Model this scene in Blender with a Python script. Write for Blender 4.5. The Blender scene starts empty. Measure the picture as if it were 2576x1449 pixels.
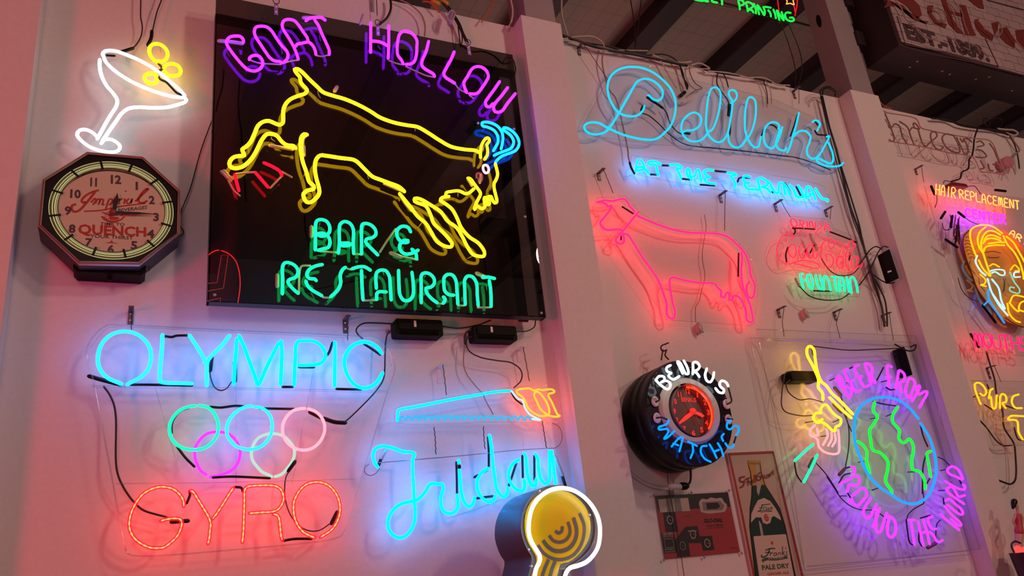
import bpy, bmesh, math, random
import numpy as np
from mathutils import Vector
random.seed(4)
SC = bpy.context.scene
COL = SC.collection
# ------------------------------------------------------------------ camera
YAW, PIT, ROL, FPX = 0.47393123, 0.35608214, -0.11360626, 2011.114
CX, CY, CD, CZ = 1288.0, 724.5, 2.7, 1.6
_F = Vector((math.sin(YAW)*math.cos(PIT), math.cos(YAW)*math.cos(PIT), math.sin(PIT)))
_R0 = Vector((math.cos(YAW), -math.sin(YAW), 0)); _U0 = _R0.cross(_F)
_R = math.cos(ROL)*_R0 + math.sin(ROL)*_U0
_U = -math.sin(ROL)*_R0 + math.cos(ROL)*_U0
CAM = Vector((0, -CD, CZ))
cd = bpy.data.cameras.new('camera'); cam = bpy.data.objects.new('camera', cd); COL.objects.link(cam)
cd.sensor_width = 36; cd.lens = FPX/2576*36; cd.clip_start = 0.05; cd.clip_end = 100
from mathutils import Matrix
M = Matrix((( _R.x, _U.x, -_F.x, CAM.x), (_R.y, _U.y, -_F.y, CAM.y), (_R.z, _U.z, -_F.z, CAM.z), (0,0,0,1)))
cam.matrix_world = M; SC.camera = cam
# ------------------------------------------------------------------ light
w = bpy.data.worlds.new('world'); SC.world = w; w.use_nodes = True
w.node_tree.nodes['Background'].inputs[0].default_value = (1.0, .62, .58, 1)
w.node_tree.nodes['Background'].inputs[1].default_value = .10
def area(name, loc, tgt, size, col, power):
    l = bpy.data.lights.new(name, 'AREA'); l.size = size; l.color = col; l.energy = power; l.shape = 'DISK'
    o = bpy.data.objects.new(name, l); COL.objects.link(o); o.location = loc
    o.rotation_euler = (Vector(tgt)-Vector(loc)).to_track_quat('-Z', 'Y').to_euler()
area('hall_lamp', (4.2, -4.6, 5.0), (1.6, 0, 2.6), .4, (1.0, .60, .48), 50)
area('hall_lamp_far', (5.95, -7.0, 4.2), (4.0, 0, 2.6), .5, (1.0, .60, .46), 62)
area('red_neon_lamp', (-3.4, -2.9, 1.4), (0, 0, 2.2), .9, (1.0, .0, .07), 74)
area('ceiling_fill_light', (3.6, 3.2, 2.6), (3.6, 2.2, 6), 1.5, (1.0, .62, .56), 24)  # added fill, hidden behind the wall, to brighten the ceiling
area('pink_fill_light', (-.6, -4.6, 3.4), (2.0, 0, 3.0), .9, (1.0, .48, .46), 24)  # added pink fill from the left for the pilaster side faces
SC.view_settings.view_transform = 'Standard'; SC.view_settings.look = 'None'
SC.view_settings.exposure = 0.0; SC.view_settings.gamma = 1; SC.view_settings.use_curve_mapping = False
SC.cycles.use_denoising = True
SC.cycles.max_bounces = 6; SC.cycles.transparent_max_bounces = 16; SC.cycles.glossy_bounces = 3
SC.cycles.caustics_reflective = False; SC.cycles.caustics_refractive = False
SC.cycles.sample_clamp_indirect = 4
# ------------------------------------------------------------------ crops: origin and scale of the survey frames
CR = {'A':(0,0,4.025),'B':(520,0,5.843),'C':(900,0,4.946),'D':(80,360,4.026),'E':(520,160,4.026),'F':(920,260,3.45),
 'G':(680,520,4.293),'Hh':(1160,280,5.178),'I':(160,760,4.831),'J':(560,760,4.831),'K':(240,1180,5.795),'L':(560,1180,5.795),
 'M':(380,980,4.954),'N':(960,940,5.175),'O':(900,1060,4.2625),'P':(860,780,4.6),'Q':(1200,1180,5.386),'R':(1440,130,5.574),
 'S':(1680,160,4.829),'T':(1560,370,4.6),'U':(1440,400,5.571),'V':(1560,540,4.5275),'W':(1920,490,4.392),'X':(1560,850,3.6235),
 'Y':(1620,1120,4.405),'Z':(1880,760,3.019),'AA':(2080,900,2.64),'AB':(1400,0,3.481),'AC':(2000,0,4.472),'AD':(2200,260,4.83),
 'AE':(2320,440,6.586),'AF':(2380,540,4.0255),'AG':(2400,860,2.46),'AH':(900,0,3.903),'AI':(2080,900,6.585),'AJ':(2080,1140,5.575),
 'AK':(2260,1150,5.575),'AL':(1740,0,9.2),'AM':(2220,900,9.66),'_':(0,0,1.0)}
def un(px, py, dep=0.0):
    r = _R*((px-CX)/FPX) - _U*((py-CY)/FPX) + _F
    return CAM + r*((CD-dep)/r.y)
def scl(p): return (p-CAM).dot(_F)/FPX        # metres per pixel at a point
def pp(s, crop='_'):
    """parse 'x,y x,y  K: x,y' into photo pixels"""
    out = []
    for t in s.split():
        if t.endswith(':'): crop = t[:-1]; continue
        x, y = t.split(','); o = CR[crop]
        out.append((o[0]+float(x)/o[2], o[1]+float(y)/o[2]))
    return out
def P3(s, dep, crop='_'): return [un(x, y, dep) for x, y in pp(s, crop)]
# ------------------------------------------------------------------ materials
MATS = {}
def mat(name, col, rough=.5, metal=0.0, spec=.5, emit=None, es=1.0, bump=None, coat=0):
    if name in MATS: return MATS[name]
    m = bpy.data.materials.new(name); m.use_nodes = True; nt = m.node_tree; b = nt.nodes['Principled BSDF']
    b.inputs['Base Color'].default_value = (*col, 1); b.inputs['Roughness'].default_value = rough
    b.inputs['Metallic'].default_value = metal; b.inputs['Specular IOR Level'].default_value = spec
    b.inputs['Coat Weight'].default_value = coat
    if emit: b.inputs['Emission Color'].default_value = (*emit, 1); b.inputs['Emission Strength'].default_value = es
    n = nt.nodes.new('ShaderNodeTexNoise'); tc = nt.nodes.new('ShaderNodeTexCoord'); nt.links.new(tc.outputs['Object'], n.inputs['Vector'])
    n.inputs['Scale'].default_value = 9 if not bump else bump[0]
    if not emit:
        mx = nt.nodes.new('ShaderNodeMix'); mx.data_type = 'RGBA'; mx.inputs[6].default_value = (*[c*.93 for c in col], 1); mx.inputs[7].default_value = (*[min(1, c*1.05) for c in col], 1)
        nt.links.new(n.outputs['Fac'], mx.inputs[0]); nt.links.new(mx.outputs[2], b.inputs['Base Color'])
        if bump:
            bp = nt.nodes.new('ShaderNodeBump'); bp.inputs['Strength'].default_value = bump[1]; bp.inputs['Distance'].default_value = .002
            nt.links.new(n.outputs['Fac'], bp.inputs['Height']); nt.links.new(bp.outputs[0], b.inputs['Normal'])
    MATS[name] = m; return m
def clear(name, tint, gloss=1.0, ior=1.45, rough=.02):
    if name in MATS: return MATS[name]
    m = bpy.data.materials.new(name); m.use_nodes = True; nt = m.node_tree; nt.nodes.clear()
    o = nt.nodes.new('ShaderNodeOutputMaterial'); mx = nt.nodes.new('ShaderNodeMixShader'); lw = nt.nodes.new('ShaderNodeLayerWeight'); pw = nt.nodes.new('ShaderNodeMath'); fr = nt.nodes.new('ShaderNodeMath')
    t = nt.nodes.new('ShaderNodeBsdfTransparent'); g = nt.nodes.new('ShaderNodeBsdfGlossy')
    f0 = ((ior-1)/(ior+1))**2; pw.operation = 'POWER'; pw.inputs[1].default_value = 5; fr.operation = 'MULTIPLY_ADD'; fr.inputs[1].default_value = 1-f0; fr.inputs[2].default_value = f0
    nt.links.new(lw.outputs['Facing'], pw.inputs[0]); nt.links.new(pw.outputs[0], fr.inputs[0]); t.inputs[0].default_value = (*tint, 1); g.inputs['Roughness'].default_value = rough
    g.inputs[0].default_value = (gloss, gloss, gloss, 1)
    nt.links.new(fr.outputs[0], mx.inputs[0]); nt.links.new(t.outputs[0], mx.inputs[1]); nt.links.new(g.outputs[0], mx.inputs[2]); nt.links.new(mx.outputs[0], o.inputs[0])
    MATS[name] = m; return m
def neon(name, rgb):
    name = 'neon_'+name
    if name in MATS: return MATS[name]
    m = bpy.data.materials.new(name); m.use_nodes = True; nt = m.node_tree; nt.nodes.clear()
    o = nt.nodes.new('ShaderNodeOutputMaterial'); e = nt.nodes.new('ShaderNodeEmission')
    e.inputs[0].default_value = (*[c/max(rgb) for c in rgb], 1); e.inputs[1].default_value = max(rgb)
    nt.links.new(e.outputs[0], o.inputs[0]); MATS[name] = m; return m
def halo(name, rgb, fac):
    if name in MATS: return MATS[name]
    m = bpy.data.materials.new(name); m.use_nodes = True; nt = m.node_tree; nt.nodes.clear()
    o = nt.nodes.new('ShaderNodeOutputMaterial'); mx = nt.nodes.new('ShaderNodeMixShader')
    t = nt.nodes.new('ShaderNodeBsdfTransparent'); e = nt.nodes.new('ShaderNodeEmission'); mx.inputs[0].default_value = fac
    e.inputs[0].default_value = (*[c/max(rgb) for c in rgb], 1); e.inputs[1].default_value = max(rgb)
    nt.links.new(t.outputs[0], mx.inputs[1]); nt.links.new(e.outputs[0], mx.inputs[2]); nt.links.new(mx.outputs[0], o.inputs[0])
    MATS[name] = m; return m
N = {
 'white': neon('white', (1.6, 2.2, 2.45)), 'yellow': neon('yellow', (7.0, 3.9, .025)), 'violet': neon('violet', (3.2, .06, 12.)),
 'blue': neon('blue', (.02, 1.0, 9.5)), 'cyan': neon('cyan', (.0, 3.7, 11.0)), 'olycyan': neon('olycyan', (.035, 3.0, 9.5)),
 'teal': neon('teal', (.015, 4.0, .72)), 'eye': neon('eye', (7, 1.3, 1.5)), 'redstick': neon('redstick', (6, .01, .05)),
 'green': neon('green', (.01, 2.6, .06)), 'mint': neon('mint', (.015, 3.6, .7)), 'pink': neon('pink', (6.0, .55, .7)), 'magenta': neon('magenta', (1.6, .05, 4.5)),
 'dimwhite': neon('dimwhite', (.56, .8, .66)), 'dimcyan': neon('dimcyan', (.03, .55, 1.2)), 'sawyellow': neon('sawyellow', (8, .72, .05)),
 'delcyan': neon('delcyan', (.01, .8, 1.6)), 'cow': neon('cow', (11., .03, .25)), 'cola': neon('cola', (7.5, .03, .1)),
 'hair': neon('hair', (15, .85, .13)), 'purple': neon('purple', (1.4, .06, 5.5)), 'gold': neon('gold', (2.6, .75, .01)), 'palebl': neon('palebl', (.6, 1.1, 1.3)),
 'globe': neon('globe', (.02, .42, 2.6)), 'watch': neon('watch', (.003, .44, 3.2)), 'benrus': neon('benrus', (1.8, 2.2, 2.4)), 'salmon': neon('salmon', (2.2, .5, .55)),
 'aqua': neon('aqua', (.02, 2.0, .62)), 'mouth': neon('mouth', (6, .02, .2)), 'clockglow': neon('clockglow', (.52, .48, .2)), 'redring': neon('redring', (3.2, .12, .02)),
 'printing': neon('printing', (.015, 2.2, .1)), 'brown': mat('unlit_tube', (.28, .16, .13), .2)}
M_wall = mat('painted_drywall', (.74, .72, .70), .6, bump=(60, .12))
M_black = mat('black_paint', (.005, .005, .006), .4, spec=.3)
M_cable = mat('black_cable', (.01, .009, .01), .45)
M_wcable = mat('white_cable', (.55, .48, .42), .5)
M_tan = mat('tan_cable', (.35, .26, .2), .5)
M_orange = mat('orange_cable', (.6, .09, .03), .5)
M_wire = mat('dark_wire', (.05, .035, .03), .5, .5)
M_steel = mat('galvanised_steel', (.40, .36, .37), .4, .3)
M_clear = clear('clear_acrylic', (.985, .985, .985), .8)
M_rod = clear('clear_rod', (.88, .88, .9), 1.0, 1.7)
M_sleeve = mat('glass_sleeve', (.45, .42, .4), .15, spec=.8)
M_smoke = clear('smoked_acrylic', (.34, .30, .30), 1.0, 1.52, .0)
M_plastic = mat('black_plastic', (.003, .003, .0035), .55, spec=.12)
M_label = mat('white_label', (.8, .8, .8), .5)
# ------------------------------------------------------------------ mesh helpers
def link(name, verts, faces, m, parent=None, smooth=False, mats=None, kind=None):
    if parent is not None: off = parent['_o']; off = Vector(off)
    else: off = Vector((0, 0, 0))
    me = bpy.data.meshes.new(name); me.from_pydata([tuple(Vector(v)-off) for v in verts], [], faces); me.materials.append(m)
    if smooth: me.polygons.foreach_set('use_smooth', [True]*len(me.polygons))
    me.update(); o = bpy.data.objects.new(name, me); COL.objects.link(o)
    if parent is not None: o.parent = parent if not parent.get('_sub') else parent
    if kind: o['kind'] = kind
    return o
def thing(name, label, cat, loc, group=None):
    o = bpy.data.objects.new(name, None); COL.objects.link(o); o.location = loc; o.empty_display_size = .05
    o['label'] = label; o['category'] = cat; o['_o'] = tuple(loc)
    if group: o['group'] = group
    return o
def tag(o, label, cat, group=None):
    o['label'] = label; o['category'] = cat
    if group: o['group'] = group
    return o
def struct(name, v, f, m): o = link(name, v, f, m); o['kind'] = 'structure'; return o
def sub(name, v, f, m, part, smooth=False):          # child of a part (part meshes sit at the thing's origin)
    th = part.parent; off = Vector(th['_o']) if th else Vector((0,0,0))
    me = bpy.data.meshes.new(name); me.from_pydata([tuple(Vector(x)-off) for x in v], [], f); me.materials.append(m)
    if smooth: me.polygons.foreach_set('use_smooth', [True]*len(me.polygons))
    me.update(); o = bpy.data.objects.new(name, me); COL.objects.link(o); o.parent = part; return o
def boxvf(a, b):
    (x0, y0, z0), (x1, y1, z1) = a, b
    return [(x0,y0,z0),(x1,y0,z0),(x1,y1,z0),(x0,y1,z0),(x0,y0,z1),(x1,y0,z1),(x1,y1,z1),(x0,y1,z1)], \
           [(0,3,2,1),(4,5,6,7),(0,1,5,4),(1,2,6,5),(2,3,7,6),(3,0,4,7)]
def join(lst):
    V, F = [], []
    for v, f in lst:
        n = len(V); V += list(v); F += [tuple(i+n for i in q) for q in f]
    return V, F
def bevbox(a, b, r):
    """box with chamfered vertical-in-depth edges (octagonal outline in x-z), y from a to b"""
    (x0, y0, z0), (x1, y1, z1) = a, b
    o = [(x0+r,z0),(x1-r,z0),(x1,z0+r),(x1,z1-r),(x1-r,z1),(x0+r,z1),(x0,z1-r),(x0,z0+r)]
    return prism([Vector((x, y0, z)) for x, z in o], y1-y0)
def prism(front, dy):
    """front outline (list of Vector), extruded by dy along +y (towards the wall)"""
    n = len(front); V = [tuple(p) for p in front]+[(p[0], p[1]+dy, p[2]) for p in front]
    F = [tuple(range(n)), tuple(range(2*n-1, n-1, -1))]+[(i, i+n, (i+1) % n+n, (i+1) % n) for i in range(n)]
    return V, F
def smooth_path(p, step, closed=False, tight=False):
    if len(p) < 3 and not closed: 
        return [p[0], p[1]] if len(p) == 2 else p
    n = len(p); q = []
    segs = n if closed else n-1
    for i in range(segs):
        p1, p2 = p[i], p[(i+1) % n]
        p0 = p[(i-1) % n] if (closed or i > 0) else p1+(p1-p2)
        p3 = p[(i+2) % n] if (closed or i+2 < n) else p2+(p2-p1)
        t0 = 0; t1 = t0+max(1e-5, (p1-p0).length)**.5; t2 = t1+max(1e-5, (p2-p1).length)**.5; t3 = t2+max(1e-5, (p3-p2).length)**.5
        k = max(2, min(14, int((p2-p1).length/step)))
        for j in range(k):
            t = t1+(t2-t1)*j/k
            A1 = p0*((t1-t)/(t1-t0))+p1*((t-t0)/(t1-t0)); A2 = p1*((t2-t)/(t2-t1))+p2*((t-t1)/(t2-t1)); A3 = p2*((t3-t)/(t3-t2))+p3*((t-t2)/(t3-t2))
            B1 = A1*((t2-t)/(t2-t0))+A2*((t-t0)/(t2-t0)); B2 = A2*((t3-t)/(t3-t1))+A3*((t-t1)/(t3-t1))
            q.append(B1*((t2-t)/(t2-t1))+B2*((t-t1)/(t2-t1)))
    if not closed: q.append(p[-1])
    return q
def tubevf(path, r, sides=8, closed=False, cap=True, mod=None):
    n = len(path); rings = []
    nrm = None
    def ring(c, t, rad):
        nonlocal nrm
        if nrm is None:
            nrm = Vector((0, -1, 0)); 
            if abs(t.dot(nrm)) > .9: nrm = Vector((1, 0, 0))
        nn = (nrm - t*nrm.dot(t))
        if nn.length < 1e-4: nn = Vector((0, 0, 1))-t*t.z
        nn.normalize(); nrm = nn; b = t.cross(nn)
        return [c+(nn*math.cos(2*math.pi*k/sides)+b*math.sin(2*math.pi*k/sides))*rad for k in range(sides)]
    for i, c in enumerate(path):
        a = path[i-1] if (i > 0 or closed) else c
        b = path[(i+1) % n] if (i < n-1 or closed) else c
        t = (b-a); t = t.normalized() if t.length > 1e-7 else Vector((1, 0, 0))
        rr = r if mod is None else r*mod(i)
        if i == 0 and cap and not closed:
            rings.append(ring(c-t*rr*.85, t, rr*.5)); 
        rings.append(ring(c, t, rr))
        if i == n-1 and cap and not closed: rings.append(ring(c+t*rr*.85, t, rr*.5))
    V = [v for rg in rings for v in rg]; m = len(rings); F = []
    for i in range(m if closed else m-1):
        a = i*sides; b = ((i+1) % m)*sides
        F += [(a+k, a+(k+1) % sides, b+(k+1) % sides, b+k) for k in range(sides)]
    if not closed: F.append(tuple(range(sides-1, -1, -1))); F.append(tuple((m-1)*sides+k for k in range(sides)))
    return V, F
def tub(s, crop, wpx, dep, closed=False, sides=8, mod=None, zig=None):
    """tube vf from a traced string; wpx is its width in the crop"""
    last = crop
    for t in s.split():
        if t.endswith(':'): last = t[:-1]
    p = P3(s, dep, crop)
    r = wpx/CR[crop][2]*.5*scl(p[0])
    if zig is not None:
        for k, z in enumerate(zig): p[k] = p[k]+Vector((0, -z, 0))
    q = smooth_path(p, max(.006, r*1.1), closed)
    return tubevf(q, r, sides, closed, mod=mod)
def tubes(parent, name, lst, crop, w, dep, m, closed=False, sides=8):
    """each traced string becomes one part; strings joined with | stay one part"""
    out = []
    for s in lst:
        vf = join([tub(x, crop, w, dep, closed, sides) for x in s.split('|')])
        out.append(link(name, *vf, m, parent, True))
    return out
def ribvf(p, w, closed=False, wf=None):
    """flat ribbon facing -y"""
    V, F = [], []; n = len(p)
    for i, c in enumerate(p):
        a = p[i-1] if (i > 0 or closed) else c; b = p[(i+1) % n] if (i < n-1 or closed) else c
        t = (b-a); t = t.normalized() if t.length > 1e-7 else Vector((1, 0, 0))
        nn = Vector((-t.z, 0, t.x)); ww = w*(wf(i/(n-1)) if wf else 1)*.5
        V += [c+nn*ww, c-nn*ww]
    for i in range(n if closed else n-1):
        j = (i+1) % n; F.append((2*i, 2*i+1, 2*j+1, 2*j))
    return V, F
def rib(s, crop, wpx, dep, closed=False, wf=None, straight=False):
    p = P3(s, dep, crop); w = wpx/CR[crop][2]*scl(p[0])
    return ribvf(p if straight else smooth_path(p, max(.004, w*.6), closed), w, closed, wf)
def poly(s, crop, dep): p = P3(s, dep, crop); return [tuple(x) for x in p], [tuple(range(len(p)))]
def edge(s, crop, wpx, dep):
    p = P3(s, dep, crop); return tubevf(p, wpx/CR[crop][2]*.5*scl(p[0]), 5, True)
def plate(s, crop, dep, th, sm=False):
    p = P3(s, dep, crop)
    if sm: p = smooth_path(p, .01, True)
    return prism(p, th)
def ringvf(c, rx, rz, rx2, rz2, y, n=64, a0=0, a1=2*math.pi, y2=None):
    V, F = [], []; full = abs(a1-a0-2*math.pi) < 1e-6; k = n if full else n+1
    for i in range(k):
        a = a0+(a1-a0)*i/n
        V += [(c[0]+rx*math.cos(a), y, c[2]+rz*math.sin(a)), (c[0]+rx2*math.cos(a), y if y2 is None else y2, c[2]+rz2*math.sin(a))]
    for i in range(n): j = (i+1) % k; F.append((2*i, 2*i+1, 2*j+1, 2*j))
    return V, F
def discvf(c, rx, rz, y, n=48): return [(c[0]+rx*math.cos(2*math.pi*i/n), y, c[2]+rz*math.sin(2*math.pi*i/n)) for i in range(n)], [tuple(range(n))]
def lathe(c, prof, n=64, sx=1, sz=1):
    """prof: list of (radius, y)"""
    V, F = [], []; m = len(prof)
    for i in range(n):
        a = 2*math.pi*i/n
        for r, y in prof: V.append((c[0]+r*sx*math.cos(a), y, c[2]+r*sz*math.sin(a)))
    for i in range(n):
        j = (i+1) % n
        for k in range(m-1): F.append((i*m+k, j*m+k, j*m+k+1, i*m+k+1))
    return V, F
def textvf(txt, s, e, hpx, crop, dep, bold=0.0, shear=0.0):
    """flat lettering on the plane at depth dep from pixel s to pixel e (baseline)"""
    a = P3('%g,%g %g,%g %g,%g' % (s[0], s[1], e[0], e[1], s[0], s[1]-hpx), dep, crop)
    X = a[1]-a[0]; W = X.length; X.normalize(); H = (a[2]-a[0]).length; Z = Vector((-X.z, 0, X.x))
    cu = bpy.data.curves.new('t', 'FONT'); cu.body = txt; cu.size = 1; cu.offset = bold; cu.shear = shear; cu.resolution_u = 2
    o = bpy.data.objects.new('t', cu); COL.objects.link(o); bpy.context.view_layer.update()
    me = bpy.data.meshes.new_from_object(o.evaluated_get(bpy.context.evaluated_depsgraph_get()))
    v = [x.co.copy() for x in me.vertices]; f = [tuple(q.vertices) for q in me.polygons]
    bpy.data.objects.remove(o); bpy.data.curves.remove(cu); bpy.data.meshes.remove(me)
    if not v: return [], []
    x0 = min(q.x for q in v); x1 = max(q.x for q in v); y1 = .7
    V = [tuple(a[0]+X*((q.x-x0)/(x1-x0)*W)+Z*(q.y/y1*H)) for q in v]
    return V, f
# single-stroke tube letters
SF = {'A':[[(0,0),(.08,.6),(.35,1),(.65,1),(.9,.6),(1,0)],[(.1,.4),(.9,.4)]],'B':[[(0,0),(0,1),(.6,1),(.85,.8),(.6,.55),(.1,.52)],[(.1,.52),(.7,.5),(1,.25),(.7,0),(.1,0)]],
 'C':[[(1,.85),(.6,1),(.15,.8),(0,.5),(.15,.15),(.6,0),(1,.15)]],'D':[[(0,0),(0,1),(.5,1),(.95,.7),(.95,.3),(.5,0),(.08,0)]],
 'E':[[(1,1),(.15,1),(.05,.75),(.2,.55),(.8,.52)],[(.2,.5),(0,.3),(.1,.03),(1,0)]],'F':[[(1,1),(.1,1),(0,.8),(0,0)],[(.05,.52),(.7,.52)]],
 'G':[[(1,.8),(.6,1),(.15,.85),(0,.5),(.15,.12),(.6,0),(1,.2),(1,.48),(.6,.48)]],'H':[[(0,1),(0,0)],[(.05,.5),(.95,.5)],[(1,1),(1,0)]],
 'I':[[(.5,1),(.5,0)]],'K':[[(0,1),(0,0)],[(.95,1),(.1,.5),(1,0)]],'L':[[(0,1),(0,.1),(.15,0),(1,0)]],
 'M':[[(0,0),(.05,.8),(.2,1),(.4,.8),(.5,.1),(.6,.8),(.8,1),(.95,.8),(1,0)]],'N':[[(0,0),(0,.9),(.12,1),(.3,.8),(.75,.15),(.9,.05),(1,.2),(1,1)]],
 'O':[[(.45,0),(.1,.2),(0,.5),(.1,.82),(.5,1),(.9,.82),(1,.5),(.9,.2),(.55,0)]],'P':[[(0,0),(0,1),(.7,1),(1,.78),(.7,.5),(.1,.48)]],
 'R':[[(0,0),(0,1),(.65,1),(.95,.78),(.65,.52),(.15,.5),(.5,.35),(1,0)]],'S':[[(1,.85),(.6,1),(.1,.85),(.15,.6),(.85,.45),(.95,.15),(.5,0),(0,.12)]],
 'T':[[(0,1),(1,1)],[(.5,.95),(.5,0)]],'U':[[(0,1),(0,.25),(.25,0),(.75,0),(1,.25),(1,1)]],'X':[[(0,1),(1,0)],[(1,1),(0,0)]]}
def strokes(parent, txt, s, e, up, crop, w, dep, m, fill=.68):
    s = Vector(s+(0,)); e = Vector(e+(0,)); up = Vector(up+(0,)); n = len(txt); adv = (e-s)/n
    for i, ch in enumerate(txt):
        if ch not in SF: continue
        g = []
        for k, st in enumerate(SF[ch]):
            t = ' '.join('%g,%g' % tuple((s+adv*(i+fill*x)+up*y)[:2]) for x, y in st)
            g.append(tub(t, crop, w, dep, sides=6))
        link('letter', *join(g), m, parent, True)
def mid(s, dep, crop='_'):
    p = P3(s, dep, crop); return sum(p, Vector())/len(p)
# ------------------------------------------------------------------ the building
XL0, XL1 = -2.4, -.340           # left pilaster
PIL = [(XL0, XL1), (1.545, 1.755), (3.655, 3.885)]
WT = 4.06; PD = .09
struct('wall_back', *boxvf((-2.4, 0, 0), (9.5, .14, WT)), M_wall)
for i, (a, b) in enumerate(PIL): struct('trim_%d' % (i+1), *bevbox((a, -PD, 0), (b, 0, WT+.0), .002), M_wall)
struct('floor', *boxvf((-8, -9, -.1), (12, 6, 0)), mat('concrete_floor', (.25, .23, .22), .5, bump=(8, .2)))
def ceil_mat():
    m = mat('insulated_ceiling', (.23, .17, .15), .8); nt = m.node_tree; b = nt.nodes['Principled BSDF']
    tc = nt.nodes.new('ShaderNodeTexCoord'); mp = nt.nodes.new('ShaderNodeMapping'); nt.links.new(tc.outputs['Object'], mp.inputs[0])
    br = nt.nodes.new('ShaderNodeTexBrick'); br.offset = 0; br.inputs['Scale'].default_value = 1; br.inputs['Mortar Size'].default_value = .004
    br.inputs['Brick Width'].default_value = .11; br.inputs['Row Height'].default_value = .16
    br.inputs['Color1'].default_value = br.inputs['Color2'].default_value = (.40, .31, .27, 1); br.inputs['Mortar'].default_value = (.32, .245, .215, 1)
    nt.links.new(mp.outputs[0], br.inputs[0]); nt.links.new(br.outputs[0], b.inputs['Base Color']); return m
M_ceil = ceil_mat()
struct('ceiling', *boxvf((-6, -7, 5.72), (14, 7, 5.8)), M_ceil)
M_beam = mat('dark_beam', (.035, .022, .028), .6)
for i, x in enumerate([2.62, 3.54, 4.45, 5.36, 6.27, 7.26, 8.2, 1.7, .8, -.1, -1.0]):
    wd = .19 if x < 7 else .28
    b = link('roof_beam', *join([boxvf((x-wd/2, -7, 5.5), (x+wd/2, 7, 5.52)), boxvf((x-.02, -7, 5.52), (x+.02, 7, 5.72))]), M_beam)
    b['kind'] = 'structure'; b.name = 'trim_%d' % (10+i)
M_seam = mat('ceiling_seam', (.12, .085, .08), .8)
for i, y in enumerate([1.05, 2.3, 3.6]):
    struct('trim_%d' % (30+i), *boxvf((-6, y, 5.712), (14, y+.012, 5.722)), M_seam)
struct('trim_40', *boxvf((6.75, .95, 5.40), (11, 1.03, 5.5)), M_beam)
# steel columns rising out of the pilasters
for x0, x1 in ((1.575, 1.735), (3.685, 3.86)):
    t = thing('steel_column', 'pinkish steel column rising from the %s boxed pilaster%s' % (('left', ' beside the black goat board') if x0 < 2 else ('right', ', with an oval slot in its side')), 'column', (x0, 0, WT))
    link('column_face', *boxvf((x0, -.082, WT), (x1, -.078, 5.75)), M_steel, t)
    link('column_side', *boxvf((x0, -.078, WT), (x0+.004, .07, 5.75)), M_steel, t)
    link('column_side', *boxvf((x1-.004, -.078, WT), (x1, .07, 5.75)), M_steel, t)
    if x0 > 2:
        c = (x0, 0, 4.62); V = [(x0-.0015, .0+.018*math.cos(a)*1, c[2]+.045*math.sin(a)*1) for a in [k*math.pi/8 for k in range(16)]]
        link('slot', V, [tuple(range(16))], M_black, t)
# ------------------------------------------------------------------ neon: martini glass
D1 = .06
t = thing('neon_martini_glass', 'white neon cocktail glass with three yellow olive rings on the wall', 'neon sign', mid('A: 1400,800', .0))
tubes(t, 'glass_outline', ["1050,575 1040,545 1060,520 1110,512 1180,520 1280,555 1400,605 1520,670 1640,755 1740,840 1820,910 1870,965",
  "1055,590 1070,625 1110,670 1200,745 1330,825 1480,895 1620,945 1740,975 1850,990",
  "1870,990 1888,1012 1870,1035 1830,1050 1700,1085 1550,1092 1400,1085 1300,1100 1230,1150 1180,1220 1110,1320 1040,1425",
  "1010,605 1010,680 1030,770 1080,870 1150,950 1185,1010 1180,1070 1130,1150 1070,1250 1010,1360 985,1405",
  "_: 243,343 232,333 215,326 200,328 194,340 205,354 225,369 252,379 281,383 297,379 302,368 292,357 276,350 262,352 255,361"], 'A', 35, D1, N['white'])
tubes(t, 'olive_ring', ["1585,625 1550,600 1515,540 1520,475 1560,445 1620,450 1675,490 1697,545 1680,600 1640,625 1600,620",
  "1660,685 1690,655 1740,645 1800,665 1830,715 1810,760 1760,770 1700,760 1665,720", "1590,762 1550,745 1500,745 1465,775 1475,820 1520,845 1570,840 1592,815 1580,790"], 'A', 35, D1+.012, N['yellow'])
tubes(t, 'blackout_section', ["1540,605 1580,612 1610,650 1640,690 1600,740 1620,800 1680,830 1740,890 1790,940 1835,960", "1600,722 1655,690", "1160,565 1080,560"], 'A', 24, D1-.005, M_black)
tubes(t, 'electrode_boot', ["1345,490 1230,525", "1538,315 1530,385 1497,455"], 'A', 34, D1-.005, M_black)
tubes(t, 'tube_support', ["1285,560 1280,610 1310,635", "1850,1040 1830,1090 1808,1120", "1615,460 1630,530"], 'A', 9, D1-.03, M_rod)
for s, l in (("1425,0 1425,180 1440,260 1430,360 1390,440 1340,492", 'black cable dropping to the rim of the cocktail glass sign'),
             ("1680,-160 1635,0 1590,120 1545,310", 'black cable dropping to the yellow olive rings')):
    tag(link('power_cable', *tub(s if s[0:4] != '1425' else '1425,-120 '+s, 'A', 13, .03, sides=6), M_cable, None, True), l, 'cable')
# ------------------------------------------------------------------ goat board
BD = .115
c0 = un(521.7, 758, BD); c1 = un(1374, 799, BD); c2 = un(1288, 137.5, BD)
bx0, bx1, bz0, bz1 = c0.x, c1.x, (c0.z+c1.z)/2, c2.z
t = thing('goat_board', 'large square smoked black glossy board behind the leaping goat neon', 'sign board', ((bx0+bx1)/2, 0, bz0))
link('acrylic_sheet', *boxvf((bx0, -BD, bz0), (bx1, -BD+.004, bz1)), M_smoke, t)
M_tray = mat('board_tray', (.02, .014, .018), .45)
fz = un(560, 34, BD).z
for a, b in (((bx0, -BD+.006, bz0), (bx1, -.05, bz0+.006)), ((bx0, -BD+.006, bz0), (bx0+.006, -.05, fz)), ((bx1-.006, -BD+.006, bz0), (bx1, -.05, fz)), ((bx0, -BD+.006, fz-.02), (bx1, -.05, fz))):
    link('frame_rail', *boxvf(a, (b[0], -.075, b[2])), M_tray, t)
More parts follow.
